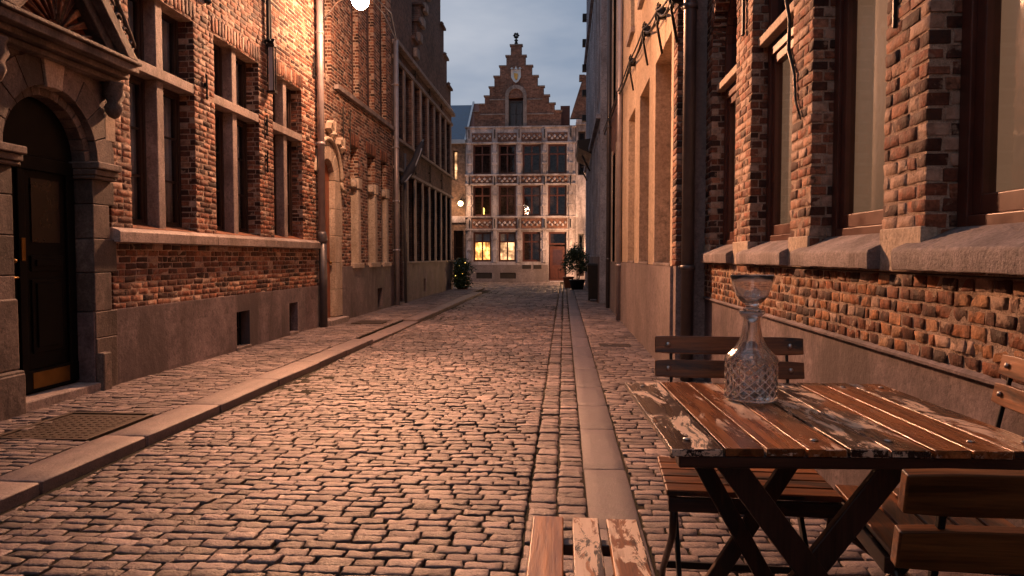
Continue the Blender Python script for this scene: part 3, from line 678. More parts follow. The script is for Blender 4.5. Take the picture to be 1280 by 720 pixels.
for u, z, s in ((11.62, 3.22, .8), (12.1, 3.04, .7)):
    for k in range(5):
        t = PI * (.1 + .2 * k); mb.prism(LW, [(u, z - .1 * s), (u + .2 * s * math.cos(t - .3), z + .2 * s * math.sin(t - .3)), (u + .2 * s * math.cos(t + .3), z + .2 * s * math.sin(t + .3))], .0, .10 + .02 * (k % 2))
    mb.lathe(LW(u, z - .22 * s, .07), [(0, 0), (.03, .03), (.08, .1), (.05, .16)], 8)
mb.build('shell_ornament', 'pale', B, bevel=.01)
dB = MB().box(LW, 11.20, 11.84, .12, 2.42, -.12, -.07).prism(LW, [(11.52 + .32 * math.cos(t), 2.42 + .32 * math.sin(t)) for t in np.linspace(0, PI, 16)], -.12, -.07).build('door', 'door_red', B)
mb = MB()
for a, b, c, d in ((11.26, 11.48, .3, 1.0), (11.56, 11.78, .3, 1.0), (11.26, 11.48, 1.1, 2.1), (11.56, 11.78, 1.1, 2.1)): mb.box(LW, a, b, c, d, -.072, -.055)
mb.build('door_panel', 'door_red', dB, bevel=.01)
MB().lathe(LW(11.80, 1.05, -.04), [(0, -.03), (.03, 0), (0, .03)], 10).build('handle', 'brass', dB, True)
MB().box(LW, 11.2, 12.15, .0, .13, -.26, .16).build('door_step', 'stone', B, bevel=.01)
for i, (a, b) in enumerate(BW):
    mb = MB().box(LW, b - .005, b + .16, .985, 2.42, -.235, .006).box(LW, a - .03, b + .16, .94, 1.03, -.23, .07).box(LW, b - .04, b + .17, 2.42, 2.62, -.235, .03)
    mb.lathe(LW((a + b) / 2 + .1, 2.42, -.05), [(0, 0), (.06, .03), (.075, .1), (.055, .15), (0, .17)], 10)
    mb.build('stone_jamb', 'pale', B, bevel=.01)
    window(LW, a, b, 1.03, 3.18, -.16, B, 'frame_dk', .03, (1, 3), .03, cur='lace')
    q = [(a - .06 + (b - a + .12) * k / 9 + .004, a - .06 + (b - a + .12) * (k + 1) / 9 - .004, 3.18, 3.40, .015, .2) for k in range(9)]
    blocks('flat_arch', q, LW, 'brick', B, 4, 4, .006, .001, .001, 0, 0, .004)
anchor(12.35, 2.95, 3.75, parent=B, w=.02, d=.03); anchor(12.75, 3.05, 3.75, parent=B, w=.02, d=.03)
drain(16.06, .09, .05, 5.98, .055, B, 'pipe', (1.3, 2.4, 3.6, 5.0))

# ================================================================== LEFT BUILDING C with stepped gable
Cb = thing('brick_house', 'dark brick house with two rows of tall stone framed windows and stepped gable top', 'house')
hC = [('r', 16.16, 16.95, 0, 3.1)]; bays = 7; ys = np.linspace(17.45, 24.25, bays + 1)
hC += [('r', ys[k] + .1, ys[k + 1] - .1, 1.02, 3.12) for k in range(bays)] + [('r', a + .1, b - .1, 3.90, 5.58) for a, b in zip(np.linspace(16.2, 24.3, 9), np.linspace(16.2, 24.3, 9)[1:])]
mb = MB(); holed(mb, LW, 16.10, 24.6, 0, 6.0, hC, -.3, 0); mb.build('wall', 'brick_dark', Cb)
mb = MB(); holed(mb, LW, 16.97, 24.62, -.05, 1.0, [('r', 19.4, 19.75, .2, .55)], -.25, .03); mb.build('plinth', 'render', Cb)
MB().box(LW, 19.3, 19.8, .2, .55, -.2, -.15).build('cellar_vent', 'room', Cb)
for k in range(bays):
    a, b = ys[k], ys[k + 1]
    MB().box(LW, b - .1, b + .1, 1.0, 3.14, -.05, .035).build('mullion', 'stone', Cb)
    window(LW, a + .1, b - .1, 1.02, 3.12, -.24, Cb, 'frame_dk', .04, (2, 3), .02, cur='lace' if k % 3 == 0 else None)
MB().box(LW, ys[0] - .1, ys[0] + .1, 1.0, 3.14, -.05, .035).build('mullion', 'stone', Cb)
yu = np.linspace(16.2, 24.3, 9)
for k in range(8):
    a, b = yu[k], yu[k + 1]
    MB().box(LW, b - .09, b + .09, 3.88, 5.6, -.05, .03).build('mullion', 'stone', Cb)
    window(LW, a + .1, b - .1, 3.90, 5.58, -.24, Cb, 'frame_dk', .04, (2, 2), .02)
for n_, z0, z1, e in (('sill', .985, 1.035, .06), ('lintel', 3.145, 3.22, .05), ('string_course', 3.80, 3.87, .09), ('lintel', 5.605, 5.70, .05), ('cornice', 5.93, 6.03, .13)):
    MB().box(LW, 16.98 if z0 < 1.5 else 16.12, 24.66, z0, z1, -.02, e).build(n_, 'stone', Cb, bevel=.008)
for u in (18.4, 20.4, 22.4): anchor(u, 3.3, 3.75, parent=Cb, w=.03, d=.04); anchor(u, 5.7, 5.9, parent=Cb, w=.03, d=.04)
mb = MB().box(LW, 16.06, 18.35, 6.02, 10.6, -.8, -.03)      # neighbour-side raised parapet
for a, b, z in ((18.36, 18.9, 6.7), (18.9, 19.4, 7.3), (19.4, 19.9, 7.9), (19.9, 20.4, 8.5), (20.4, 20.9, 9.2), (20.9, 22.0, 10.2), (22.0, 22.6, 9.2), (22.6, 23.2, 8.4), (23.2, 23.8, 7.6), (23.8, 24.6, 6.8)):
    mb.box(LW, a, b, 6.031, z, -.35, -.02); mb.box(LW, a - .06, b + .06, z, z + .07, -.42, .05)
mb.build('stepped_gable', 'brick_dark', Cb)
mb = MB()
for k in range(6): mb.box(LW, 18.40 + k * .42, 18.75 + k * .42, 6.25 + k * .52, 6.5 + k * .52, -.02, .10)
mb.build('gable_corbel', 'stone', Cb, bevel=.03)
mb = MB()
for u, z in ((22.06, 10.27), (22.66, 9.27), (23.26, 8.47), (23.86, 7.67), (24.6, 6.87), (18.3, 6.77), (20.84, 9.27)): mb.lathe(LW(u, z, -.1), [(0, -.01), (.09, .0), (.05, .12), (.08, .18), (0, .25)], 8)
mb.build('finial', 'stone', Cb, True)
mb = MB().box(LW, 16.16, 24.55, 0, 5.98, -7, -1.0).box(LW, 24.0, 24.58, 0, 6, -1.0, -.3); mb.build('rear_wall', 'brick_dark', Cb)
mb = MB().prism(LW, [(18.5, 6), (24.4, 6), (21.45, 9.6)], -7, -.36); mb.build('roof', 'tile', Cb)
dC = MB().box(LW, 16.18, 16.93, .05, 3.0, -.3, -.24).build('door', 'frame_dk', Cb)
MB().box(LW, 16.13, 16.98, .0, .08, -.3, .06).build('door_step', 'stone', Cb)
MB().tube([LW(16.99, .05, .07), LW(16.99, 3.6, .07)], .035, 10).build('drainpipe', 'pipe_dk', Cb, True)
# furled flag on an angled pole
fg = thing('furled_flag', 'dark furled flag on an angled pole projecting from the left wall', 'flag', tuple(LW(16.6, 2.75, 0)))
MB().tube([(0, 0, 0), (.55, .25, 1.15)], .02, 10).build('pole', 'steel', fg, True)
n = 14; mb = MB(); mb.tube([(.03 + .5 * t, .02 + .22 * t, .10 + 1.0 * t - .14 * math.sin(PI * t)) for t in np.linspace(0, 1, n)], [.05 + .055 * math.sin(PI * t) + .012 * math.sin(17 * t) for t in np.linspace(0, 1, n)], 12)
mb.build('cloth', 'flag', fg, True)
MB().tube([(.11 + .46 * t, -.02 + .2 * t, .08 + 1.0 * t - .16 * math.sin(PI * t)) for t in np.linspace(.1, .9, n)], .018, 8).build('cloth_edge', 'rope', fg, True)

# ================================================================== RIGHT NEAR BRICK BUILDING
D = thing('brick_house', 'weathered brick house with brown framed windows and sloping sills right of the table', 'house')
RWIN = [(5.64, 6.54), (4.27, 5.18), (3.06, 3.93), (1.80, 2.71), (.55, 1.42)]
hD = [('a', a, b, 1.20, 3.0) for a, b in RWIN]
brick_wall(RW, .3, 7.28, 1.09, 5.4, hD, .15, D, mat='brick_worn', rough=.0015, L=.148, ch=.0545)
brick_wall(RW, .3, 7.28, .78, 1.085, [], .05, D, mat='brick_old', rough=.0022, L=.098, ch=.049, deep=.0068)
for a, b in RWIN:
    mb = MB(); c = (a + b) / 2; r = (b - a) / 2; n = 26; q = []
    voussoirs(mb, RW, c, 3.0, r, r + .125, 0, PI, n, -.15, .004, .004)
    mb.build('arch', 'brick', D, bevel=.004, seg=1)
mb = MB(); mb.box(RW, .3, 7.28, -.05, .78, -.1, -.006)
mb.build('plinth', 'render', D)
MB().prism(Face((1.30, 0, 0), (-1, 0, 0), (0, 1, 0)), [(-.05, .765), (.014, .765), (.014, .775), (-.01, .79), (-.05, .79)], .3, 7.28).build('plinth_cap', 'render', D)
massing(MB(), RW, .2, 7.2, 0, 5.35, -.75, -6).build('rear_wall', 'room', D)
MB().box(RW, -14, .3, -.05, 7.2, -1, 0).build('side_wall', 'brick_dark', D)
FS = Face((1.30, 0, 0), (-1, 0, 0), (0, 1, 0))
for i, (a, b) in enumerate(RWIN):
    f = MB(); a2, b2 = a - .015, b + .12
    prof = [(-.15, 1.10), (.062, 1.10), (.066, 1.165), (.058, 1.18), (-.15, 1.275)]
    m1 = f; b0 = len(f.v)
    K = 14
    for k in range(K + 1):                                  # long slab with slightly worn arris
        y = a2 + (b2 - a2) * k / K
        for j, (d, z) in enumerate(prof):
            s_ = .0018 if 0 < j < 4 else 0; f.v.append(tuple(FS(d + random.uniform(-s_, s_), z + random.uniform(-s_, s_) * .8, y)))
    for k in range(K):
        for j in range(5): p, q = b0 + k * 5 + j, b0 + k * 5 + (j + 1) % 5; f.f.append((p, q, q + 5, p + 5))
    f.f += [tuple(range(b0, b0 + 5)), tuple(range(b0 + K * 5, b0 + K * 5 + 5))]
    f.build('sill', 'sill_stone', D, bevel=.005)
    # window: deep outer frame, sash, transom, curtain
    z0, zs = 1.245, 3.0; c = (a + b) / 2; r = (b - a) / 2
    fr = MB(); dd = -.12
    for u0, u1, za, zb in ((a, a + .065, z0, zs), (b - .065, b, z0, zs), (a + .065, b - .065, z0, z0 + .05)): fr.box(RW, u0, u1, za, zb, dd - .06, dd + .012)
    voussoirs(fr, RW, c, zs, r - .065, r, 0, PI, 16, dd - .06, dd + .012, 0)
    fr.box(RW, a + .065, b - .065, 2.52, 2.575, dd - .06, dd + .012)
    w = fr.build('window', 'frame', D, bevel=.006, split=.1)
    sh = MB()
    for u0, u1, za, zb in ((a + .065, a + .12, z0 + .05, 2.52), (b - .12, b - .065, z0 + .05, 2.52), (a + .12, b - .12, z0 + .05, z0 + .12), (a + .12, b - .12, 2.46, 2.52)): sh.box(RW, u0, u1, za, zb, dd - .058, dd - .006)
    sh.build('sash', 'frame', w, bevel=.006)
    gl = MB().box(RW, a + .115, b - .115, z0 + .11, 2.47, dd - .034, dd - .030).box(RW, a + .06, b - .06, 2.57, zs, dd - .034, dd - .030)
    gl.prism(RW, [(c + (r - .06) * math.cos(t), zs + (r - .06) * math.sin(t)) for t in np.linspace(0, PI, 16)], dd - .034, dd - .030); gl.build('pane', 'pane', w, split=.2)
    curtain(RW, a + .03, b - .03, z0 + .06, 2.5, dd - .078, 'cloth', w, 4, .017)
    MB().box(RW, a - .01, b + .01, 2.60, 2.66, dd + .013, dd + .08).build('transom', 'pale', D, bevel=.006)
mb = MB()
for a, b in ((5.182, 5.638), (3.932, 4.268), (2.712, 3.058), (6.542, 6.90), (1.422, 1.798)): mb.box(RW, a, b, 1.092, 1.262, -.05, .012)
mb.build('sill_block', 'pale', D, bevel=.006)
def banchor(u, z0, z1, w=.05, d=.05):
    MB().box(RW, u - w / 2, u + w / 2, z0, z1, d - .02, d).box(RW, u - .012, u + .012, (z0 + z1) / 2, (z0 + z1) / 2 + .03, -.03, d).build('wall_anchor', 'iron', D, bevel=.004)
banchor(7.10, 3.12, 4.6, .26, .07); banchor(5.36, 2.74, 3.5, .035, .03)
MB().tube([RW(u, z, .012) for u, z in ((4.42, 3.1), (4.40, 2.72), (4.30, 2.50), (4.31, 2.34), (4.20, 2.18), (4.17, 2.02), (4.07, 1.90))], [.012, .014, .010, .012, .009, .008, .004], 8).build('wall_anchor', 'iron', D, True)
banchor(2.98, 2.05, 2.9, .016, .012)

# ================================================================== CREAM BUILDING (right, projecting)
E_ = thing('stucco_house', 'cream stucco building with deep tall recesses over grey plinth, right side behind drainpipe', 'house')
CW = [(7.12, 8.36), (8.94, 10.03), (10.72, 11.75)]
hE = [('r', a, b, 1.06, 3.33) for a, b in CW] + [('r', a + .2, b - .2, 4.55, 7.5) for a, b in CW]
mb = MB(); holed(mb, RC, 6.98, 12.95, 1.06, 8.4, hE, -.35, 0); mb.build('wall', 'cream', E_)
MB().box(RC, 6.96, 12.95, -.05, 1.055, -.35, .02).build('plinth', 'render_lt', E_)
for a, b in CW:
    MB().box(RC, a, b, 1.06, 3.33, -.34, -.30).build('blind_panel', 'cream', E_)
    MB().box(RC, a, b, 1.058, 1.085, -.29, .012).build('sill', 'stone', E_, bevel=.004)
    window(RC, a + .2, b - .2, 4.55, 7.5, -.22, E_, 'frame_dk', .05, (2, 4), .03)
    MB().box(RC, a + .12, b - .12, 4.46, 4.54, -.2, .06).build('sill', 'stone', E_)
q = []                                                  # brick return at the corner, over the plinth
z = 1.06
while z < 8.3:
    q.append((6.78, 6.972, z + .005, z + .053, 0, .1)); z += .058
blocks('brick_quoin', q, RC, 'brick', E_, 5, 4, .006, .001, .001, 0, .001, .005)
mb = MB().box(RC, 6.79, 6.965, -.05, 8.4, -.30, -.008); mb.build('corner_pier', 'render_lt', E_)
MB().box(RC, 6.9, 12.95, 0, 8.35, -6, -.36).build('rear_wall', 'room', E_)
drain(6.70, -.10, .0, 7.5, .058, E_, 'pipe_dk', (1.05, 3.4), RC)
drain(12.99, .05, .0, 8.0, .05, E_, 'pipe', (1.0, 4.1), RC)
# cables with iron brackets running along the facade
cb = thing('wall_cable', 'black cable bundle with iron brackets strung along the cream facade', 'cable')
cp = [(6.6, 3.44), (7.6, 3.62), (8.9, 3.84), (10.7, 3.95), (13.3, 4.04), (16, 4.1), (19.5, 4.25)]
for off, sg in ((0, .05), (.035, .09), (.06, .03)):
    pts = []
    for (a, za), (b, zb) in zip(cp, cp[1:]):
        for t in np.linspace(0, 1, 9)[:-1]: pts.append(RC(a + (b - a) * t, za + (zb - za) * t - sg * math.sin(PI * t) + off, .06 + off * .4))
    MB().tube(pts, .011, 6).build('cable', 'iron', cb, True)
for (u, z) in cp[:5]:
    mb = MB().tube([RC(u, z + .12, .05), RC(u, z, .1), RC(u, z - .38, .03)], .014, 6).box(RC, u - .03, u + .03, z - .03, z + .08, -.02, .09)
    for k in range(7):
        t = k * .9; mb.tube([RC(u, z, .07), RC(u + .09 * math.cos(t), z + .02 + .09 * math.sin(t), .09), RC(u + .07 * math.cos(t + .7), z + .02 + .12 * math.sin(t + .7), .07)], .009, 5)
    mb.build('bracket', 'iron', cb, True)

# ================================================================== RIGHT MIDDLE and FAR ROW
G = thing('brick_house', 'narrow brown brick house with pale stone bays between cream building and grey building', 'house')
RG = Face((1.035, 0, 0), (0, 1, 0), (-1, 0, 0)); hG = [('r', a, a + .7, 1.05, 3.3) for a in (13.6, 14.9, 16.3)] + [('r', a, a + .7, 4.4, 7.2) for a in (13.6, 14.9, 16.3)]
mb = MB(); holed(mb, RG, 13.04, 17.7, 0, 9.4, hG, -.3, 0); mb.build('wall', 'brick_far', G)
MB().box(RG, 13.05, 17.7, -.05, 1.04, -.2, .02).build('plinth', 'render_lt', G)
for _, a, b, c, d in hG:
    window(RG, a, b, c, d, -.2, G, 'frame_dk', .05, (2, 3), .03); MB().box(RG, b, b + .2, c - .05, d + .1, -.1, .02).build('stone_jamb', 'pale', G)
MB().box(RG, 13.04, 17.7, 0, 9.35, -6, -.35).build('rear_wall', 'room', G)
drain(16.1, .06, .0, 9.0, .045, G, 'pipe_dk', (1.1, 4.0), RG)
K = thing('rendered_house', 'tall narrow grey blue rendered house with close mullions at far right', 'house')
RK = Face((.87, 0, 0), (0, 1, 0), (-1, 0, 0)); n = 12; yk = np.linspace(17.9, 29.3, n + 1)
hK = [('r', yk[k] + .15, yk[k + 1] - .15, 1.2, 4.3) for k in range(n)] + [('r', yk[k] + .15, yk[k + 1] - .15, 5.0, 8.6) for k in range(n)] + [('r', yk[k] + .15, yk[k + 1] - .15, 9.2, 12.3) for k in range(n)]
mb = MB(); holed(mb, RK, 17.72, 29.5, 0, 13.6, hK, -.3, 0); mb.build('wall', 'clad', K)
MB().box(RK, 17.75, 29.52, -.05, 1.15, -.2, .02).build('plinth', 'render', K)
for _, a, b, c, d in hK: window(RK, a, b, c, d, -.2, K, 'frame_dk', .05, (2, 4), .03)
MB().box(RK, 17.72, 29.45, 0, 13.5, -6, -.35).build('rear_wall', 'clad', K)
mb = MB()
for z in (4.5, 8.85, 12.6, 13.5): mb.box(RK, 17.7, 29.56, z, z + .12, -.02, .10)
mb.build('cornice', 'clad', K, bevel=.01)
mb = MB()
for k in range(7): mb.box(RK, 29.3, 29.62, 6.6 + k * 1.0, 6.85 + k * 1.0, -.02, .16)
mb.build('corner_bracket', 'iron', K, bevel=.01)
MB().prism(Face((.87, 0, 0), (-1, 0, 0), (0, 1, 0)), [(.0, 4.42), (.42, 4.62), (.46, 4.86), (0, 4.92)], 23.2, 26.6).build('canopy', 'iron', K, bevel=.01)
mb = MB().tube([RK(23.4, 4.4, .3), RK(23.4, 3.9, .05)], .03, 6).tube([RK(26.3, 4.4, .3), RK(26.3, 3.9, .05)], .03, 6).build('canopy_bracket', 'iron', K, True)
# wheelie bin against it
bn = thing('waste_bin', 'tall black lidded bin standing against the far right wall', 'bin', (.80, 18.6, .014))
MB().prism(ID, [(-.17, -.24), (.17, -.24), (.17, .24), (-.17, .24)], .06, .92, [(-.2, -.28), (.2, -.28), (.2, .28), (-.2, .28)]).build('body', 'iron', bn, bevel=.02)
MB().prism(ID, [(-.22, -.30), (.22, -.30), (.22, .30), (-.22, .30)], .92, .97, [(-.18, -.26), (.18, -.26), (.18, .26), (-.18, .26)]).build('lid', 'iron', bn, bevel=.01)
for x in (-.15, .15): MB().tube([(x - .02, .2, .07), (x + .02, .2, .07)], .07, 14).build('wheel', 'iron', bn)

# ================================================================== FAR HOUSE with stepped gable
YF = 33.0; FF = Face((0, YF, 0), (1, 0, 0), (0, -1, 0)); k_ = YF / 900
def ux(px): return (px - 705) * k_
def vz(py): return 1.15 + (321 - py) * k_
Hh = thing('gabled_house', 'tall four storey stepped gable house with lit ground floor windows closing the street', 'house')
cols = [(591, 614), (623, 645), (653, 676), (685, 708)]; rows = [(181, 218), (232, 270), (290, 327)]
hh = []
for ri, (t, b) in enumerate(rows):
    for ci, (l, r) in enumerate(cols):
        hh.append(('r', ux(l), ux(r), vz(b), vz(t)) if not (ri == 2 and ci == 3) else ('r', ux(686), ux(708), 0.05, vz(290)))
mb = MB(); holed(mb, FF, ux(582), ux(718.5), 0, vz(160), hh, -.3, 0); mb.build('wall', 'weathered', Hh)
# brick spandrel panels and piers
mb = MB()
for ya, yb in ((167, 178), (220.5, 229.5), (273, 285.5)):
    for l, r in cols: mb.box(FF, ux(l - 1), ux(r + 1), vz(yb), vz(ya), -.02, .012)
mb.build('spandrel', 'brick_far', Hh)
mb = MB()
for ya, yb in ((168.5, 176.5), (222, 228), (275, 284)):     # carved foliage relief
    for l, r in cols:
        for j in range(7): u = ux(l + 1.5 + j * (r - l - 3) / 6); z = (vz(ya) + vz(yb)) / 2 + .05 * (-1) ** j; mb.lathe(FF(u, z - .08, .02), [(0, 0), (.07, .05), (.05, .1), (0, .15)], 6)
mb.build('frieze', 'weathered', Hh, True, split=.2)
mb = MB()
for ya in (160, 179.5, 219, 230.5, 271, 287): mb.box(FF, ux(581), ux(719.5), vz(ya) - .04, vz(ya) + .035, -.02, .08)
mb.build('string_course', 'weathered', Hh, bevel=.01)
mb = MB()
for px in (586.5, 618.5, 649, 680.5, 713): 
    mb.box(FF, ux(px - 2.2), ux(px + 2.2), vz(328), vz(160), -.02, .05)
    for py in (192, 205, 244, 257, 299, 312): mb.box(FF, ux(px - 3.2), ux(px + 3.2), vz(py) - .05, vz(py) + .05, .0, .075)
mb.build('pilaster', 'weathered', Hh, bevel=.01)
mb = MB()
for px in (586.5, 618.5, 649, 680.5, 713):
    for py in (168, 226, 279): mb.box(FF, ux(px) - .02, ux(px) + .02, vz(py) - .22, vz(py) + .18, .08, .11)
mb.build('wall_anchor', 'iron', Hh)
mb = MB(); holed(mb, FF, ux(582), ux(685), 0, vz(331), [('r', ux(595), ux(615), .15, .42), ('r', ux(625), ux(645), .15, .42)], -.02, .04); mb.build('plinth', 'render_lt', Hh)
for l, r in ((595, 615), (625, 645)): MB().box(FF, ux(l), ux(r), .15, .42, -.01, .01).build('cellar_vent', 'room', Hh)
for l, r in ((653, 664), (667, 677)): MB().box(FF, ux(l), ux(r), .60, .78, .0, .05).build('cellar_vent', 'room', Hh)
for ri, (t, b) in enumerate(rows):
    for ci, (l, r) in enumerate(cols):
        if ri == 2 and ci == 3: continue
        inner = None if ri < 2 else ('lit' if ci == 0 else ('lit2' if ci == 1 else None))
        o = window(FF, ux(l), ux(r), vz(b), vz(t), -.13, Hh, 'frame', .05, (2, 1), .035, inner=inner, cur=None)
        zt = vz(t) - (vz(t) - vz(b)) * .33; MB().box(FF, ux(l) + .02, ux(r) - .02, zt - .03, zt + .03, -.19, -.12).build('crossbar', 'frame', o)
        if ri == 2 and ci < 2: MB().box(FF, ux(l) + .08, ux(r) - .08, zt, vz(t) - .06, -.20, -.19).build('blind', 'lace', o)
MB().box(FF, ux(594), ux(614), vz(290), vz(327), -1.2, -1.15).build('rear_wall', 'room', Hh)
MB().lathe(FF(ux(603), vz(268), -.35), [(0, 0), (.06, .02), (.04, .12), (.07, .18), (.05, .3), (0, .34)], 10).build('indoor_lamp', 'spark', Hh, True)
dH = MB().box(FF, ux(687), ux(707), .05, vz(308), -.2, -.14).build('door', 'frame', Hh)
mb = MB()
for a, b, c, d in ((688.5, 696, 348, 335), (698, 705.5, 348, 335)): mb.box(FF, ux(a), ux(b), vz(c), vz(d), -.142, -.12)
mb.build('door_panel', 'frame', dH, bevel=.01)
MB().box(FF, ux(691), ux(703), vz(331), vz(312), -.141, -.13).build('door_glass', 'pane', dH)
window(FF, ux(686), ux(708), vz(306), vz(290), -.13, Hh, 'frame', .05, (1, 1), .03)
# gable
mb = MB(); gw = ('r', ux(636), ux(654), vz(160), vz(124))
steps = [(593, 701, 160, 141), (599, 693, 141, 132), (606, 686, 132, 122), (612, 679.5, 122, 111), (618, 672, 111, 98), (625, 665, 98, 85.5), (633, 657, 85.5, 73), (638.5, 652, 73, 60)]
for l, r, b, t in steps: holed(mb, FF, ux(l), ux(r), vz(b), vz(t), [gw], -.28, -.02)
mb.build('stepped_gable', 'brick_far', Hh)
mb = MB()
for i, (l, r, b, t) in enumerate(steps):
    nl, nr = (steps[i + 1][0], steps[i + 1][1]) if i < 7 else (645, 645)
    mb.box(FF, ux(l) - .05, ux(nl), vz(t) - .001, vz(t) + .06, -.32, .03); mb.box(FF, ux(nr), ux(r) + .05, vz(t) - .001, vz(t) + .06, -.32, .03)
for py, l, r in ((144, 600, 634), (144, 658, 692), (126, 612, 633), (126, 658, 678)): mb.box(FF, ux(l), ux(r), vz(py) - .03, vz(py) + .03, -.03, .0)
mb.build('coping', 'stone', Hh, bevel=.01)
mb = MB().box(FF, ux(631.5), ux(636), vz(160), vz(122), -.2, .03).box(FF, ux(654), ux(658.5), vz(160), vz(122), -.2, .03)
voussoirs(mb, FF, ux(645), vz(122), .33, .50, 0, PI, 9, -.2, .04, .001); mb.build('gable_arch', 'stone', Hh, bevel=.01)
window(FF, ux(636), ux(654), vz(160), vz(127), -.14, Hh, 'frame_dk', .05, (2, 2), .03)
mb = MB().lathe(FF(ux(645), vz(57), -.15), [(0, 0), (.09, .02), (.05, .1), (.1, .16), (.03, .22), (.02, .45)], 10)
for t in range(6): mb.lathe(FF(ux(645) + .09 * math.cos(t * PI / 3), vz(46) + .09 * math.sin(t * PI / 3) - .03, -.15), [(0, -.06), (.07, 0), (0, .07)], 6)
mb.build('finial', 'iron', Hh, True)
sh = MB().prism(FF, [(ux(639), vz(90)), (ux(651), vz(90)), (ux(651), vz(99)), (ux(648), vz(104)), (ux(645), vz(106)), (ux(642), vz(104)), (ux(639), vz(99))], -.02, .06)
sh.lathe(FF(ux(640), vz(90), .04), [(0, 0), (.08, .05), (0, .12)], 8).lathe(FF(ux(650), vz(90), .04), [(0, 0), (.08, .05), (0, .12)], 8).lathe(FF(ux(645), vz(91), .04), [(0, 0), (.1, .05), (.05, .1), (0, .2)], 8)
sh = sh.build('crest', 'white', Hh, bevel=.02)
MB().prism(FF, [(ux(642.5), vz(94)), (ux(647.5), vz(95)), (ux(647), vz(101)), (ux(645), vz(103)), (ux(643), vz(100))], .06, .09).build('crest_relief', 'gold', sh, bevel=.01)
mb = MB().box(FF, ux(582), ux(718), 0, vz(161), -7, -1.0).build('rear_wall', 'brick_dark', Hh)
mb = MB().prism(FF, [(ux(596), vz(160)), (ux(698), vz(160)), (ux(645), vz(78))], -7, -.33).build('roof', 'tile', Hh)

# neighbour, left
Jn = thing('yellow_brick_house', 'low yellowish brick house with blue slate roof at the far left corner', 'house')
mb = MB(); hJ = [('r', ux(566), ux(579), vz(345), vz(288)), ('r', ux(566), ux(572), vz(225), vz(188))]
holed(mb, FF, -14, ux(581.5), 0, vz(178), hJ, -.3, -.02); mb.build('wall', 'brick_yel', Jn)
window(FF, ux(566), ux(579), .05, vz(288), -.15, Jn, 'frame_dk', .05, (1, 3), .03); window(FF, ux(566), ux(572), vz(225), vz(188), -.15, Jn, 'frame_dk', .03, (1, 3), .02, inner='lit2')
MB().box(FF, -14, ux(581.5), vz(278), vz(270), -.02, .06).build('string_course', 'weathered', Jn); MB().box(FF, -14, ux(582), vz(180), vz(175), -.02, .14).build('gutter', 'zinc', Jn)
MB().prism(Face((0, YF, 0), (0, 1, 0), (1, 0, 0)), [(-.12, vz(176)), (6, vz(176)), (3, vz(115)), (.0, vz(119) * .52 + vz(176) * .48)][:3], -14, ux(581)).build('roof', 'slate', Jn)
MB().prism(Face((0, YF, 0), (0, 1, 0), (1, 0, 0)), [(.33, vz(172)), (6, vz(172)), (3, vz(113))], ux(582), ux(616)).build('side_roof', 'tile', Jn)
MB().prism(Face((0, YF, 0), (0, 1, 0), (1, 0, 0)), [(-.16, vz(176)), (.0, vz(174)), (3.02, vz(113)), (3.0, vz(110))], ux(580.6), ux(583)).build('roof_verge', 'zinc', Jn)
MB().box(FF, -14, ux(581), 0, vz(178), -6, -1).build('rear_wall', 'room', Jn)
# neighbour, right
Pn = thing('gabled_house', 'steep gabled brick house half hidden at the far right corner', 'house')
mb = MB(); hP = [('r', ux(722), ux(730), vz(345), vz(292)), ('r', ux(722), ux(731), vz(192), vz(166)), ('r', ux(722), ux(731), vz(220), vz(198))]
holed(mb, FF, ux(719), 8, 0, vz(155), hP, -.3, -.02); mb.build('wall', 'weathered', Pn)
for _, a, b, c, d in hP: window(FF, a, b, max(.05, c), d, -.15, Pn, 'frame_dk', .04, (1, 2), .03)
mb = MB().prism(FF, [(ux(712), vz(150)), (ux(728), vz(99)), (ux(733), vz(96)), (ux(760), vz(150))], -.3, -.04); mb.box(FF, ux(723), ux(730), vz(104), vz(97), -.33, 0)
mb.build('gable', 'brick_far', Pn)
MB().box(FF, ux(700), ux(712), vz(152), vz(128), -3, -1.2).build('chimney', 'tile', Pn); MB().box(FF, ux(719), 8, 0, vz(156), -6, -1).build('rear_wall', 'room', Pn)
MB().box(FF, ux(719.5), 8, vz(158), vz(152), -.02, .08).build('cornice', 'weathered', Pn)

# street-side lamps at the far end
def far_lamp(name, label, loc, pw, rr, arm):
    t = thing(name, label, 'lamp', loc)
    MB().lathe((0, 0, 0), [(0, -rr), (rr * .7, -rr * .7), (rr, 0), (rr * .7, rr * .7), (0, rr)], 16).build('globe', 'globe', t, True)
    MB().tube([(0, 0, rr), (0, arm * .5, rr + .12), (0, arm, rr + .05)] if arm else [(0, 0, rr), (0, 0, rr + .3)], .02, 8).build('arm', 'iron', t, True)
    MB().lathe((0, 0, rr * .8), [(rr * .6, 0), (rr * .5, .05), (.02, .08)], 12).build('cap', 'iron', t, True)
    l = bpy.data.lights.new('lamp_light', 'POINT'); l.energy = pw; l.color = (1, .52, .27); l.shadow_soft_size = rr; o = bpy.data.objects.new('lamp_light', l); C.objects.link(o); o.parent = t; o.location = (0, -rr * 1.6, -.02)
    return t
far_lamp('wall_lamp', 'small lit round lamp on the yellow brick house at far left corner', (ux(577), YF - .42, vz(255)), 45, .13, .44)
far_lamp('wall_lamp', 'lit lamp at far right corner throwing orange light on the gabled house', (1.16, 31.6, 2.2), 420, .14, 0)
tl = bpy.data.objects['wall_lamp.001']; MB().tube([(0, 0, .44), (.0, -1.1, .62)], .025, 8).build('bracket', 'iron', tl, True)

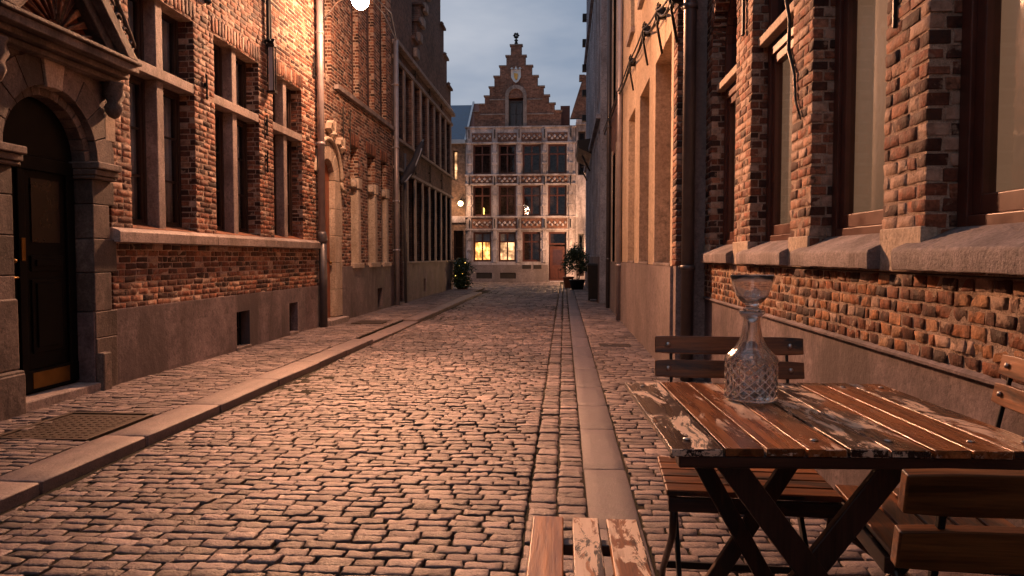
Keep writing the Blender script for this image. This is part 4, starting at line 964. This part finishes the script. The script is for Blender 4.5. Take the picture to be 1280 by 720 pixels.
# ================================================================== PLANTS
def bush(name, label, loc, r, h, nleaf, lights=0, pot=True, stem=0, group=None):
    t = thing(name, label, 'plant', loc); mb = MB(); g = random.Random(len(label) + 3)
    cl = [(g.uniform(-r, r) * .7, g.uniform(-r, r) * .7, stem + g.uniform(.15, 1) * h, g.uniform(.35, .6) * r) for _ in range(16)]
    for _ in range(nleaf):
        cx, cy, cz, cr = g.choice(cl); d = Vector((g.gauss(0, 1), g.gauss(0, 1), g.gauss(0, 1))).normalized() * cr * g.uniform(.5, 1.15); p = Vector((cx, cy, cz)) + d
        if p.z < .1: continue
        a = Vector((g.gauss(0, 1), g.gauss(0, 1), g.gauss(0, .6))).normalized(); b = a.cross(Vector((g.gauss(0, 1), g.gauss(0, 1), g.gauss(0, 1)))).normalized(); L = g.uniform(.05, .10); b0 = len(mb.v)
        mb.v += [tuple(p), tuple(p + a * L * .5 + b * L * .28), tuple(p + a * L), tuple(p + a * L * .5 - b * L * .28)]; mb.f.append((b0, b0 + 1, b0 + 2, b0 + 3))
    mb.build('foliage', 'leaf', t, split=0)
    mb = MB()
    for k in range(4): c = cl[k]; mb.tube([(0, 0, .1), (c[0] * .4, c[1] * .4, c[2] * .5), c[:3]], [.022, .014, .005], 6)
    mb.build('stem', 'trunk', t, True)
    if pot:
        MB().lathe((0, 0, 0), [(0, 0), (r * .42, 0), (r * .55, .30), (r * .60, .30), (r * .60, .36), (r * .52, .36), (r * .50, .31), (0, .31)], 20).build('pot', 'iron' if stem else 'clay', t, True)
        MB().lathe((0, 0, 0), [(0, .318), (r * .49, .318)], 16).build('soil', 'soil', t)
    if lights:
        mb = MB()
        for _ in range(lights): c = g.choice(cl); mb.lathe((c[0] + g.uniform(-.1, .1), c[1] - c[3] * 1.05, max(.15, c[2] + g.uniform(-.15, .15))), [(0, -.014), (.014, 0), (0, .014)], 6)
        mb.build('fairy_lights', 'spark', t, split=0)
    return t
bush('potted_shrub', 'dense dark shrub with tiny yellow lights at the left street corner', (-3.46, 24.4, .0), .40, 1.0, 3600, 6)
bush('potted_shrub', 'loose leafy shrub in tall black pot at the right street corner', (.46, 25.2, .0), .48, .85, 2800, 0, True, .55)
pt = thing('plant_pot', 'small orange terracotta pot beside the right corner shrub', 'pot', (.16, 26.6, .0))
MB().lathe((0, 0, 0), [(0, 0), (.14, 0), (.19, .36), (.21, .36), (.21, .42), (.17, .42), (.16, .34), (0, .34)], 18).build('body', 'clay', pt, True)
MB().lathe((0, 0, .35), [(0, 0), (.155, 0)], 14).build('soil', 'soil', pt)

# ================================================================== STREET LAMP (lit)
LP = Vector((-2.95, 10.4, 4.86))
sl = thing('street_lamp', 'brightly lit street lamp hung on wires from the left facade', 'street lamp', tuple(LP))
MB().lathe((0, 0, 0), [(0, -.135), (.06, -.12), (.11, -.07), (.13, 0), (.11, .06), (.07, .10)], 24).build('globe', 'bulb', sl, True)
MB().lathe((0, 0, .09), [(.08, -.02), (.15, .0), (.13, .05), (.06, .10), (.04, .20), (0, .22)], 24).build('hood', 'iron', sl, True)
mb = MB().tube([(0, 0, .2), (-.45, .35, .1), (-.83, .72, -.08)], .012, 6).build('bracket', 'steel', sl, True)
mb = MB().tube([(0, 0, .2), (-.3, 2.6, .65), (-.80, 5.62, 1.12)], .012, 6).build('stay_wire', 'steel', sl, True)
mb = MB().tube([(.02, 0, .22), (-.2, 2.7, .72), (-.80, 5.66, 1.16), (-.80, 13.9, 1.22)], .010, 6).build('stay_wire', 'steel', sl, True)
ld = bpy.data.lights.new('street_lamp_light', 'POINT'); ld.color = (1, .455, .235); ld.shadow_soft_size = .13; ld.energy = 1.0
ld.use_nodes = True; lt = ld.node_tree; lt.nodes.clear()
# luminaire distribution: shielded towards its own wall, throwing most light down the street
lo = N(lt, 'ShaderNodeOutputLight'); le = N(lt, 'ShaderNodeEmission'); tcd = N(lt, 'ShaderNodeTexCoord'); sx = N(lt, 'ShaderNodeSeparateXYZ')
lt.links.new(tcd.outputs['Normal'], sx.inputs[0])
def rng_(v, a, b, c, d):
    n = N(lt, 'ShaderNodeMapRange', interpolation_type='SMOOTHSTEP'); lt.links.new(v, n.inputs['Value'])
    for i, x in zip(('From Min', 'From Max', 'To Min', 'To Max'), (a, b, c, d)): n.inputs[i].default_value = x
    return n.outputs[0]
def lm(op, a, b):
    n = N(lt, 'ShaderNodeMath', operation=op)
    for i, v in enumerate((a, b)):
        if hasattr(v, 'node'): lt.links.new(v, n.inputs[i])
        else: n.inputs[i].default_value = v
    return n.outputs[0]
neg = lm('MULTIPLY', sx.outputs[1], -1.)
gain = lm('ADD', 15.0, lm('MULTIPLY', rng_(sx.outputs[0], -.62, .42, 0, 1), lm('ADD', rng_(neg, -.9, 0, 12, 36.), rng_(neg, .25, .88, 0, 200.))))
lt.links.new(lm('MULTIPLY', gain, 17.), le.inputs['Strength']); lt.links.new(le.outputs[0], lo.inputs[0])
lob = bpy.data.objects.new('street_lamp_light', ld); C.objects.link(lob); lob.parent = sl; lob.location = (0, 0, -.16)

# ================================================================== FURNITURE
tb = thing('bistro_table', 'weathered slatted wooden bistro table with flaking paint on crossed legs', 'table', (.612, 1.925, .012), R(2.2))
tz = .738
edges = [-.405, -.292, -.207, -.122, -.036, .048, .136, .214, .298, .405]
mb = MB()
for a, b in zip(edges, edges[1:]):
    n_ = 6; e0, e1 = -.40 + random.uniform(-.004, .004), .40 + random.uniform(-.004, .004); dz = random.uniform(-.0015, .0015)
    b0 = len(mb.v)
    for k in range(n_ + 1):
        y = e0 + (e1 - e0) * k / n_; s0, s1 = (random.uniform(0, .0012) for _ in range(2))
        mb.v += [(a + .0022 + s0, y, tz - .017), (b - .0022 - s1, y, tz - .017), (b - .0022 - s1, y, tz + dz), (a + .0022 + s0, y, tz + dz)]
    for k in range(n_):
        for j in range(4): p, q = b0 + k * 4 + j, b0 + k * 4 + (j + 1) % 4; mb.f.append((p, q, q + 4, p + 4))
    mb.f += [(b0, b0 + 1, b0 + 2, b0 + 3), tuple(b0 + n_ * 4 + j for j in (3, 2, 1, 0))]
mb.build('tabletop', 'table_wood', tb, bevel=.0020)
mb = MB()
for x in (-.355, -.08, .08, .255, .37):
    for y in (-.325, .325): mb.lathe((x, y, tz + .0005), [(.009, 0), (.008, .002), (.0, .003)], 12)
mb.build('screw_head', 'steel', tb, True, split=.03)
for y in (-.374, .36): MB().box(ID, -.385, .385, y - .02, y + .02, tz - .044, tz - .0175).build('batten', 'rail_wood', tb, bevel=.004)
zl = tz - .019
def tleg(x0, x1, y, w=.062, t=.022): 
    MB().bar((x0, y, .0), (x1, y, zl), w, t, (1, 0, 0)).build('leg', 'beam_wood', tb, bevel=.004)
tleg(.25, -.285, -.300, .058); tleg(-.385, .155, -.275, .058)
tleg(.09, -.31, .115, .048); tleg(-.31, .135, .14, .048)
for x, z, y0, y1 in ((-.05, .40, -.31, .14),): MB().tube([(x, y0, z), (x, y1, z)], .008, 8).build('pivot_rod', 'steel', tb, True)
MB().bar((.20, -.285, .07), (.055, .125, .07), .03, .02, (0, 0, 1)).build('stretcher', 'beam_wood', tb, bevel=.003)
MB().bar((-.32, -.285, .07), (-.26, .13, .07), .03, .02, (0, 0, 1)).build('stretcher', 'beam_wood', tb, bevel=.003)

def round_slat(mb, x0, x1, y0, y1, z0, z1, n=5):
    mb.box(ID, x0, x1, y0, y1, z0, z1)
def make_chair():
    t = thing('folding_chair', 'wooden slatted folding chair facing the camera behind the table', 'chair', (0, 0, 0), 0, 'folding chairs around the bistro table')
    mb = MB(); n = 5; w = .37 / n
    for k in range(n): mb.box(ID, -.245, .245, -.185 + k * w + .004, -.185 + (k + 1) * w - .004, .438, .456)
    mb.build('seat', 'seat_wood', t, bevel=.004)
    mb = MB().box(ID, -.24, .24, -.192, -.170, .395, .436).box(ID, -.235, -.213, -.168, .17, .408, .437).box(ID, .213, .235, -.168, .17, .408, .437).box(ID, -.21, .21, .15, .17, .40, .436)
    mb.build('seat_frame', 'rail_wood', t, bevel=.003)
    top = Vector((0, .27, .86)); bend = Vector((0, .20, .50)); foot = Vector((0, -.20, 0))
    for s in (-1, 1):
        x = s * .195; mb = MB()
        mb.bar((x, .272, .845), (x, .193, .46), .010, .012, (1, 0, 0)).bar((x, .197, .47), (x, -.21, .0), .014, .030, (1, 0, 0)); mb.build('leg', 'iron', t, bevel=.003)
        x = s * .222
        mb = MB().tube([(x, -.165, .40), (x, -.13, .30), (x, .02, .19), (x, .18, .07), (x, .235, 0)], .011, 8); mb.build('leg', 'beam_wood', t, True)
    mb = MB().bar((-.195, -.115, .115), (.195, -.115, .115), .012, .028, (0, 1, 0)); mb.build('stretcher', 'iron', t, bevel=.003)
    MB().bar((-.222, .15, .095), (.222, .15, .095), .012, .024, (0, 1, 0)).build('stretcher', 'iron', t, bevel=.003)
    FB = Face((0, .2, .5), (1, 0, 0), (0, -.979, .204), (0, .204, .979))
    for z0, z1 in ((.222, .283), (.290 + .014, .366)):
        z0, z1 = (z0, z1)
        mb = MB(); b0 = 0; K = 9                       # a slat with rounded ends and a slight curve
        for k in range(K + 1):
            u = -.25 + .5 * k / K; sh_ = .003 if k in (0, K) else 0; cv = -.006 * (1 - (u / .25) ** 2)
            for zz, dd in ((z0 + sh_, -.010), (z1 - sh_, -.010), (z1 - sh_, .010), (z0 + sh_, .010)): mb.v.append(tuple(FB(u, zz, dd + cv * .5 - .001)))
        for k in range(K):
            for j in range(4): p, q = k * 4 + j, k * 4 + (j + 1) % 4; mb.f.append((p, q, q + 4, p + 4))
        mb.f += [(0, 1, 2, 3), tuple(K * 4 + j for j in (3, 2, 1, 0))]
        sl_ = mb.build('back_slat', 'seat_wood', t, bevel=.003)
        m2 = MB()
        for s in (-1, 1):
            p = Vector(FB(s * .205, (z0 + z1) / 2, .010)); nn = Vector(FB.n)
            m2.tube([p - nn * .012, p - nn * .0165, p - nn * .0185], [.009, .009, .005], 12); m2.tube([p + nn * .0, p + nn * .0055, p + nn * .0075], [.008, .008, .004], 12)
        m2.build('bolt', 'steel', sl_, True)
    return t
def dup(root, loc, rz, label):
    r = root.copy(); C.objects.link(r); r.location = loc; r.rotation_euler = (0, 0, rz); r['label'] = label
    for ch in list(root.children):
        c = ch.copy(); C.objects.link(c); c.parent = r
        for g in list(ch.children): d = g.copy(); C.objects.link(d); d.parent = c
    return r
ch = make_chair()
bpy.context.view_layer.update()
dup(ch, (.965, 1.93, .014), R(-96), 'wooden folding chair by the plinth wall at the right end of the table')
dup(ch, (.695, 1.24, .014), R(180), 'wooden folding chair in the foreground turned away from camera, two slats with round bolts')
ch.location = (.555, 2.27, .014); ch.rotation_euler = (0, 0, R(-3))

# bench, its end reaching into the picture
bc = thing('slatted_bench', 'low bench of three worn planks at the bottom edge of picture', 'bench', (.058, 1.2, .0))
mb = MB()
for a, b in ((-.139, -.057), (-.034, .036), (.056, .139)): mb.box(ID, a, b, -.70, .715 - random.uniform(0, .008), .430, .452)
mb.build('seat', 'bench_wood', bc, bevel=.004)
mb = MB()
for y in (-.6, -.2, .2, .60): mb.box(ID, -.13, .13, y - .018, y + .018, .400, .4295)
mb.build('batten', 'rail_wood', bc, bevel=.003)
for y in (-.56, .56):
    for s in (-1, 1): MB().bar((s * .13, y, .004), (-s * .10, y + .025 * s, .40), .035, .02, (1, 0, 0)).build('leg', 'beam_wood', bc, bevel=.003)

# ================================================================== CRYSTAL DECANTER
dc = thing('glass_decanter', 'cut crystal decanter with funnel shaped stopper standing on the table', 'decanter', (.523, 2.045, .7515))
mb = MB(); NN = 240; out_ = []; 
def body_r(r, q, z):
    if .008 < z < .110 and r > .05:          # diamond cutting
        a = abs(((q * 15 / (2 * PI) + z / .024) % 1) - .5) * 2; b = abs(((q * 15 / (2 * PI) - z / .024) % 1) - .5) * 2
        return r - .0050 * (1 - min(a, b))
    if .115 < z < .17: return r * (1 + .018 * math.cos(q * 14))
    return r
prof = [(0, .003), (.03, .002), (.058, 0), (.069, .002), (.0725, .008)] + [(.0728, .010 + .00167 * k) for k in range(1, 61)] + [(.0725, .113), (.070, .118), (.063, .127), (.052, .138), (.042, .150), (.034, .164), (.028, .180), (.025, .198), (.0235, .215), (.025, .228), (.030, .236), (.0355, .242), (.036, .246), (.034, .249)]
inn = [(.026, .248), (.021, .240), (.018, .225), (.017, .200), (.020, .180), (.027, .163), (.036, .148), (.047, .134), (.058, .122), (.0635, .112), (.0640, .10), (.0640, .03), (.060, .018), (.04, .014), (0, .013)]
mb.lathe((0, 0, 0), prof + inn, NN, body_r); db = mb.build('body', 'crystal', dc, True)
db.data.materials.append(M['frost'])
def cut(p):                                  # the wheel-cut grooves and the ground lip are matt white
    x, y, z = p.center; rr = math.hypot(x, y); q = math.atan2(y, x) % (2 * PI)
    if .235 < z < .2475 and rr > .027: return 1
    if not (.010 < z < .109 and rr > .0655): return 0
    a = abs(((q * 15 / (2 * PI) + z / .024) % 1) - .5) * 2; b = abs(((q * 15 / (2 * PI) - z / .024) % 1) - .5) * 2
    return int(min(a, b) < .15)
db.data.polygons.foreach_set('material_index', [cut(p) for p in db.data.polygons])
db.data.polygons.foreach_set('use_smooth', [not (.008 < p.center.z < .112 and math.hypot(p.center.x, p.center.y) > .0655) for p in db.data.polygons])
st = [(0, .215), (.010, .216), (.0165, .225), (.0200, .240), (.0230, .2488), (.026, .2515), (.020, .255), (.016, .260), (.020, .266), (.032, .275), (.043, .290), (.0495, .308), (.055, .328), (.0595, .345), (.0592, .3468), (.0578, .3468), (.0532, .328), (.0477, .3085), (.0410, .2922), (.0302, .279), (.012, .274), (0, .2735)]
mb = MB().lathe((0, 0, .001), st, 64, lambda r, q, z: r * (1 + .012 * math.cos(q * 10)) if z > .27 else r); sp_ = mb.build('stopper', 'crystal', dc, True)
mb = MB()
for x, y, z, r in ((-.012, -.004, .294, .0105), (.013, .006, .296, .0125), (.001, -.012, .289, .0085), (.004, .012, .290, .008)): mb.lathe((x, y, z + .001), [(r * math.sin(t), -r * math.cos(t)) for t in np.linspace(0, PI, 10)], 16)
mb.build('glass_bead', 'crystal', sp_, True)
